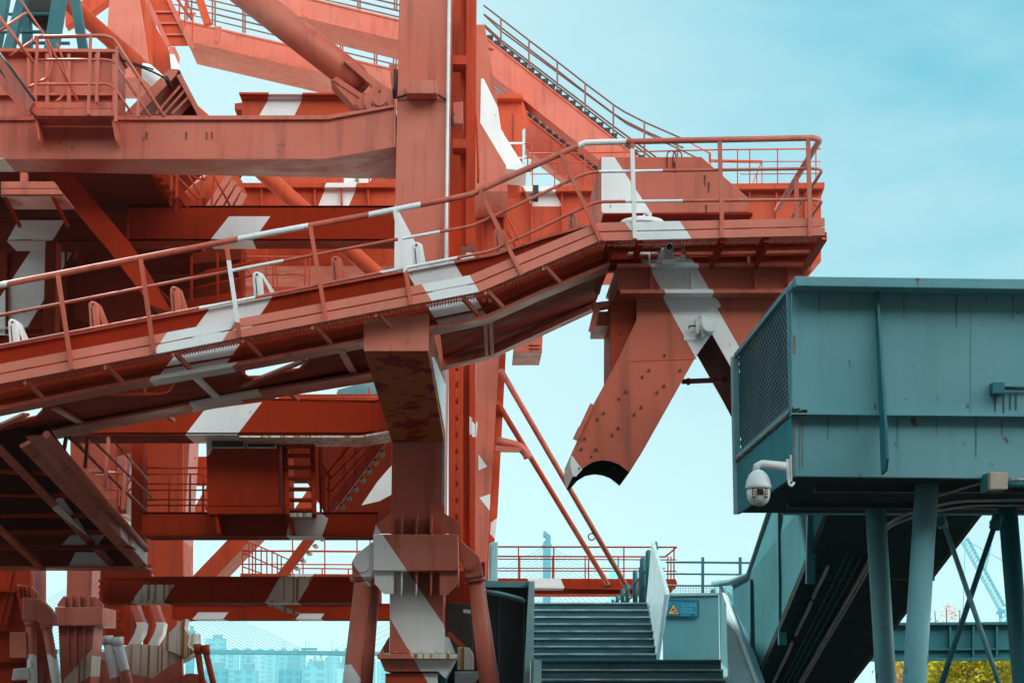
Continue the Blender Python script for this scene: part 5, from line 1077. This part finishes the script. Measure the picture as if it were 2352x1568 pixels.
# ---------------------------------------------------------------- far city
def cityblock(base, win, sc):
    m, nt, b = base_mat('city_facade_' + str(len(bpy.data.materials)))
    g = nt.nodes.new('ShaderNodeNewGeometry'); sp = nt.nodes.new('ShaderNodeSeparateXYZ'); nt.links.new(g.outputs['Position'], sp.inputs[0])
    def frac(sock, d, e):
        a = nn(nt, 'ShaderNodeMath', operation='DIVIDE'); nt.links.new(sock, a.inputs[0]); a.inputs[1].default_value = d
        f = nn(nt, 'ShaderNodeMath', operation='FRACT'); nt.links.new(a.outputs[0], f.inputs[0])
        c = nn(nt, 'ShaderNodeMath', operation='GREATER_THAN'); nt.links.new(f.outputs[0], c.inputs[0]); c.inputs[1].default_value = e
        return c.outputs[0]
    mu = nn(nt, 'ShaderNodeMath', operation='MULTIPLY'); nt.links.new(frac(sp.outputs[0], sc, .45), mu.inputs[0]); nt.links.new(frac(sp.outputs[2], 3.4, .4), mu.inputs[1])
    nt.links.new(mixc(nt, mu.outputs[0], base, win), b.inputs['Base Color']); b.inputs['Roughness'].default_value = .7
    return m
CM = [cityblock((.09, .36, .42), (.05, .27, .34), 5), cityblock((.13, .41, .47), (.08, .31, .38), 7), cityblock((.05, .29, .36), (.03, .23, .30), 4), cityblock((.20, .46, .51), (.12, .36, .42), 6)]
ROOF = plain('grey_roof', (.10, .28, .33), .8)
TW = [(428, 447, 1447, 1200, 2), (471, 516, 1466, 1350, 1), (452, 468, 1490, 1250, 3), (470, 500, 1496, 1500, 0), (500, 522, 1494, 1700, 3), (524, 548, 1497, 1400, 1), (552, 580, 1496, 1600, 0), (582, 606, 1498, 1450, 3), (608, 634, 1497, 1750, 1), (636, 660, 1497, 1500, 0), (662, 690, 1496, 1650, 2), (692, 702, 1496, 1400, 0),
      (704, 718, 1519, 1900, 0), (716, 728, 1512, 2000, 1), (728, 742, 1511, 1950, 3), (742, 752, 1516, 2050, 1), (750, 762, 1506, 1850, 0), (761, 781, 1498, 1700, 1), (780, 790, 1522, 1950, 3), (786, 800, 1496, 1300, 2), (800, 818, 1500, 1400, 0), (818, 828, 1510, 1800, 1), (836, 862, 1512, 1700, 0), (866, 890, 1518, 1600, 1), (893, 899, 1466, 1900, 2),
      (80, 100, 1493, 1500, 0), (100, 126, 1496, 1650, 2), (124, 140, 1500, 1400, 1), (470, 520, 1534, 950, 2), (536, 590, 1538, 900, 0), (640, 690, 1536, 930, 2), (700, 750, 1530, 1000, 1), (770, 800, 1534, 940, 3), (560, 575, 1522, 980, 1),
      (1225, 1250, 1560, 1500, 0), (1280, 1330, 1556, 1700, 1)]
desc = ['pale cyan', 'light teal', 'deep teal', 'whitish cyan']
grp = {}
for q in sorted(TW): grp.setdefault('left of the leftmost crane foot' if q[0] < 200 else 'under the jetty walkway' if q[0] > 1200 else 'above the bridge deck line' if q[2] < 1485 else 'in front of the far bridge' if q[3] < 1001 else 'behind the striped strut' if q[0] > 830 else 'in the low gap under the bridge' if q[2] > 1506 and q[0] > 700 else 'tall behind the bridge deck', []).append(q)
ORD = ('first', 'second', 'third', 'fourth', 'fifth', 'sixth', 'seventh', 'eighth', 'ninth', 'tenth', 'eleventh', 'twelfth', 'thirteenth', 'fourteenth', 'fifteenth')
for x0, x1, y, Y, m in TW:
    w = px(x1 - x0, Y)
    place = [k for k, v in grp.items() if (x0, x1, y, Y, m) in v][0]
    o = thing('tower_block', f'{desc[m]} tower block {place}, {ORD[grp[place].index((x0, x1, y, Y, m))]} from left', 'building', W((x0 + x1) / 2, 1603, Y), 'tower blocks across the river')
    z = W(x0, y, Y).z; X0, X1 = W(x0, y, Y).x, W(x1, y, Y).x
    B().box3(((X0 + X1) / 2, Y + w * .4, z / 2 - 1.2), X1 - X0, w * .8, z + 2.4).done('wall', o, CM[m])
    B().box3(((X0 + X1) / 2 + w * .1, Y + w * .4, z + 1.4), w * .45, w * .4, 2.8).done('roof_house', o, ROOF)
# ---------------------------------------------------------------- cable-stayed bridge
br = thing('cable_stayed_bridge', 'cable-stayed bridge with tall pale pylon and fan of cables across the river', 'bridge', W(1258, 1602, 1100))
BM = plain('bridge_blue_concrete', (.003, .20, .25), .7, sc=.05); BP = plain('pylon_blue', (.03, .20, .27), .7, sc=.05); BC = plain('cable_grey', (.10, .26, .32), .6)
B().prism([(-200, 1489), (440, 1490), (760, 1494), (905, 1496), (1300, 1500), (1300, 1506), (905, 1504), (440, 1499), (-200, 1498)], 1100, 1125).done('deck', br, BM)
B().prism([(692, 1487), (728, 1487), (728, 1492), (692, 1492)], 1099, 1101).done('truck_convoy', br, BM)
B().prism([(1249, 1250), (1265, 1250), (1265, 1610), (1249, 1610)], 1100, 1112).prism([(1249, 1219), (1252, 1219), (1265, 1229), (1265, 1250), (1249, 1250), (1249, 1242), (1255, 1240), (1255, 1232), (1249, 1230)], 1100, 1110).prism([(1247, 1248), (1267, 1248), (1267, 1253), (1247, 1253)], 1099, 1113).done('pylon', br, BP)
for i in range(18):
    y = 1256 + i * 7
    B().tube([(1251, y, 1106), (760 + i * 26, 1495 + i * .3, 1106)], .13, 5).done('cable', br, BC)
    B().tube([(1263, y, 1106), (1755 - i * 27, 1504, 1106)], .13, 5).done('cable', br, BC)
B().prism([(296, 1080), (308, 1080), (312, 1610), (292, 1610)], 1100, 1112).done('pylon', br, BP)
for i in range(24):      # second fan from the pylon hidden by the crane
    sl_ = .64 - i * .007
    x = 392 + i * 13.3; B().tube([(304, 1492 - sl_ * (x - 304), 1106), (x, 1492, 1106)], .15, 5).done('cable', br, BC)
    x = 212 - i * 15.0; B().tube([(300, 1490 - sl_ * (300 - x), 1106), (x, 1490, 1106)], .15, 5).done('cable', br, BC)
for x in (650, 655, 702, 710, 762, 818): B().bar((x, 1493, 1102), (x, 1471, 1102), .25).done('lamp_post', br, BC)
p2 = thing('far_pylon', 'faint wide pale pylon behind the jetty rails, right of the tall one', 'bridge pylon', W(1415, 1600, 1900))
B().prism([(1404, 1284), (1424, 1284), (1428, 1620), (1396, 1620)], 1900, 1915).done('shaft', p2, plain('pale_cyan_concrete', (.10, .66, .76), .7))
# ---------------------------------------------------------------- tower crane far right
tcn = thing('tower_crane', 'distant teal lattice crane with raised jib seen between the bridge pillars', 'crane', W(2306, 1600, 260))
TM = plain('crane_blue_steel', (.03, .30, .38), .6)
def lattice(a, c, w, n, name):
    b = B(); A, C = W(*a), W(*c); d = (C - A).normalized(); u = d.cross(Vector((0, 1, 0))).normalized() * w / 2; v = Vector((0, w / 2, 0))
    cs_ = [u + v, u - v, -u + v, -u - v]
    for o in cs_: b.bar3(A + o, C + o, w * .12, w * .12)
    for i in range(n):
        p, q = A.lerp(C, i / n), A.lerp(C, (i + 1) / n)
        b.bar3(p + cs_[0], q + cs_[2], w * .07, w * .07).bar3(p + cs_[1], q + cs_[3], w * .07, w * .07).bar3(p + cs_[0], q + cs_[1], w * .06, w * .06)
    b.done(name, tcn, TM)
lattice((2215, 1238, 260), (2302, 1396, 260), .85, 20, 'jib'); lattice((2306, 1600, 260), (2306, 1396, 260), .9, 16, 'mast'); lattice((2272, 1250, 261), (2258, 1310, 261), .5, 8, 'strut')
B().prism([(2298, 1400), (2308, 1398), (2310, 1408), (2298, 1410)], 259, 261).done('cab', tcn, TM)
B().tube([(2215, 1238, 260), (2345, 1310, 260)], .04, 5).tube([(2217, 1240, 260), (2212, 1400, 260)], .04, 5).done('rope', tcn, TM)
# ---------------------------------------------------------------- bushes right
def leaf_mat(name, c, c2):
    m, nt, b = base_mat(name)
    oi = nt.nodes.new('ShaderNodeNewGeometry')
    nt.links.new(mixc(nt, oi.outputs['Random Per Island'], c, c2), b.inputs['Base Color']); b.inputs['Roughness'].default_value = .6
    tr = nn(nt, 'ShaderNodeBsdfTranslucent'); tr.inputs[0].default_value = (c[0] * 1.5, c[1] * 1.5, c[2], 1)
    mx = nt.nodes.new('ShaderNodeMixShader'); mx.inputs[0].default_value = .5
    out = [n for n in nt.nodes if n.type == 'OUTPUT_MATERIAL'][0]
    nt.links.new(b.outputs[0], mx.inputs[1]); nt.links.new(tr.outputs[0], mx.inputs[2]); nt.links.new(mx.outputs[0], out.inputs[0])
    return m
LY = leaf_mat('yellow_green_leaves', (.40, .36, .03), (.16, .19, .02)); LP = leaf_mat('pink_blossom', (.45, .26, .26), (.28, .14, .12)); BARK = plain('bark', (.10, .07, .05), .9)
def bush(x, y, w, h, Y, mat, n, label, leaf=.11, name='bush'):
    c = W(x, y, Y); o = thing(name, label, 'bush', (c.x, c.y, 0), 'bushes below the girder')
    b = B()
    for i in range(4):
        a = i * 1.6; b.tube3([Vector((c.x, c.y, -.02)), Vector((c.x + .3 * math.cos(a), c.y + .3 * math.sin(a), c.z * .5)), Vector((c.x + w * .35 * math.cos(a), c.y + w * .35 * math.sin(a), c.z + h * .3))], [.05, .035, .012], 6)
    b.done('stems', o, BARK)
    b = B()
    lumps = [(RN.uniform(-.6, .6) * w / 2, RN.uniform(-.5, .5) * w / 2, RN.uniform(-.5, .8) * h / 2, RN.uniform(.3, .55)) for _ in range(9)]
    for i in range(n):
        L = RN.choice(lumps); d = Vector((RN.gauss(0, 1), RN.gauss(0, 1), RN.gauss(0, 1))).normalized() * RN.uniform(.5, 1.05)
        p = Vector((c.x + L[0] + d.x * w * .5 * L[3], c.y + L[1] + d.y * w * .5 * L[3], c.z + L[2] + d.z * h * .5 * L[3] * 1.3))
        t = Vector((RN.gauss(0, 1), RN.gauss(0, 1), RN.gauss(0, .7))).normalized() * leaf * RN.uniform(.6, 1.3); s_ = t.cross(Vector((RN.gauss(0, 1), RN.gauss(0, 1), RN.gauss(0, 1)))).normalized() * leaf * .38
        vs = [b.bm.verts.new(q) for q in (p - t * .5, p + s_, p + t * .6, p - s_)]; b.bm.faces.new(vs)
    b.done('foliage', o, mat)
bush(2150, 1552, 2.6, 1.6, 48, LY, 2600, 'yellow-green bush directly under the girder beside the thick pillar')
bush(2235, 1548, 2.8, 1.7, 49, LY, 2800, 'yellow-green bush in the middle of the gap, behind the crossed braces')
bush(2310, 1552, 2.6, 1.6, 48, LY, 2600, 'yellow-green bush at the right pillar')
bush(2075, 1556, 1.8, 1.7, 50, LP, 1500, 'pinkish blossoming bush left of the yellow bushes', .09)
bush(2160, 1424, 1.5, .9, 52, LP, 220, 'sparse pink blossom twigs poking over the girder', .07, 'blossom_tree')
bush(2205, 1590, 3.4, 1.2, 52, LP, 1800, 'pinkish low bush behind the yellow bushes', .09)
# ---------------------------------------------------------------- air
hz = bpy.data.materials.new('haze'); hz.use_nodes = True; nt = hz.node_tree
nt.nodes.remove(nt.nodes['Principled BSDF'])
pv = nn(nt, 'ShaderNodeVolumePrincipled'); pv.inputs['Color'].default_value = (.55, .92, 1, 1); pv.inputs['Density'].default_value = .00012; pv.inputs['Anisotropy'].default_value = .2
nt.links.new(pv.outputs[0], [n for n in nt.nodes if n.type == 'OUTPUT_MATERIAL'][0].inputs['Volume'])
HAZE = True
if HAZE:
    o = B().box3((0, 5800, 98), 13000, 13200, 204).done('haze', None, hz); o['kind'] = 'stuff'; o['label'] = 'pale blue haze in the air over river and city'; o['category'] = 'haze'
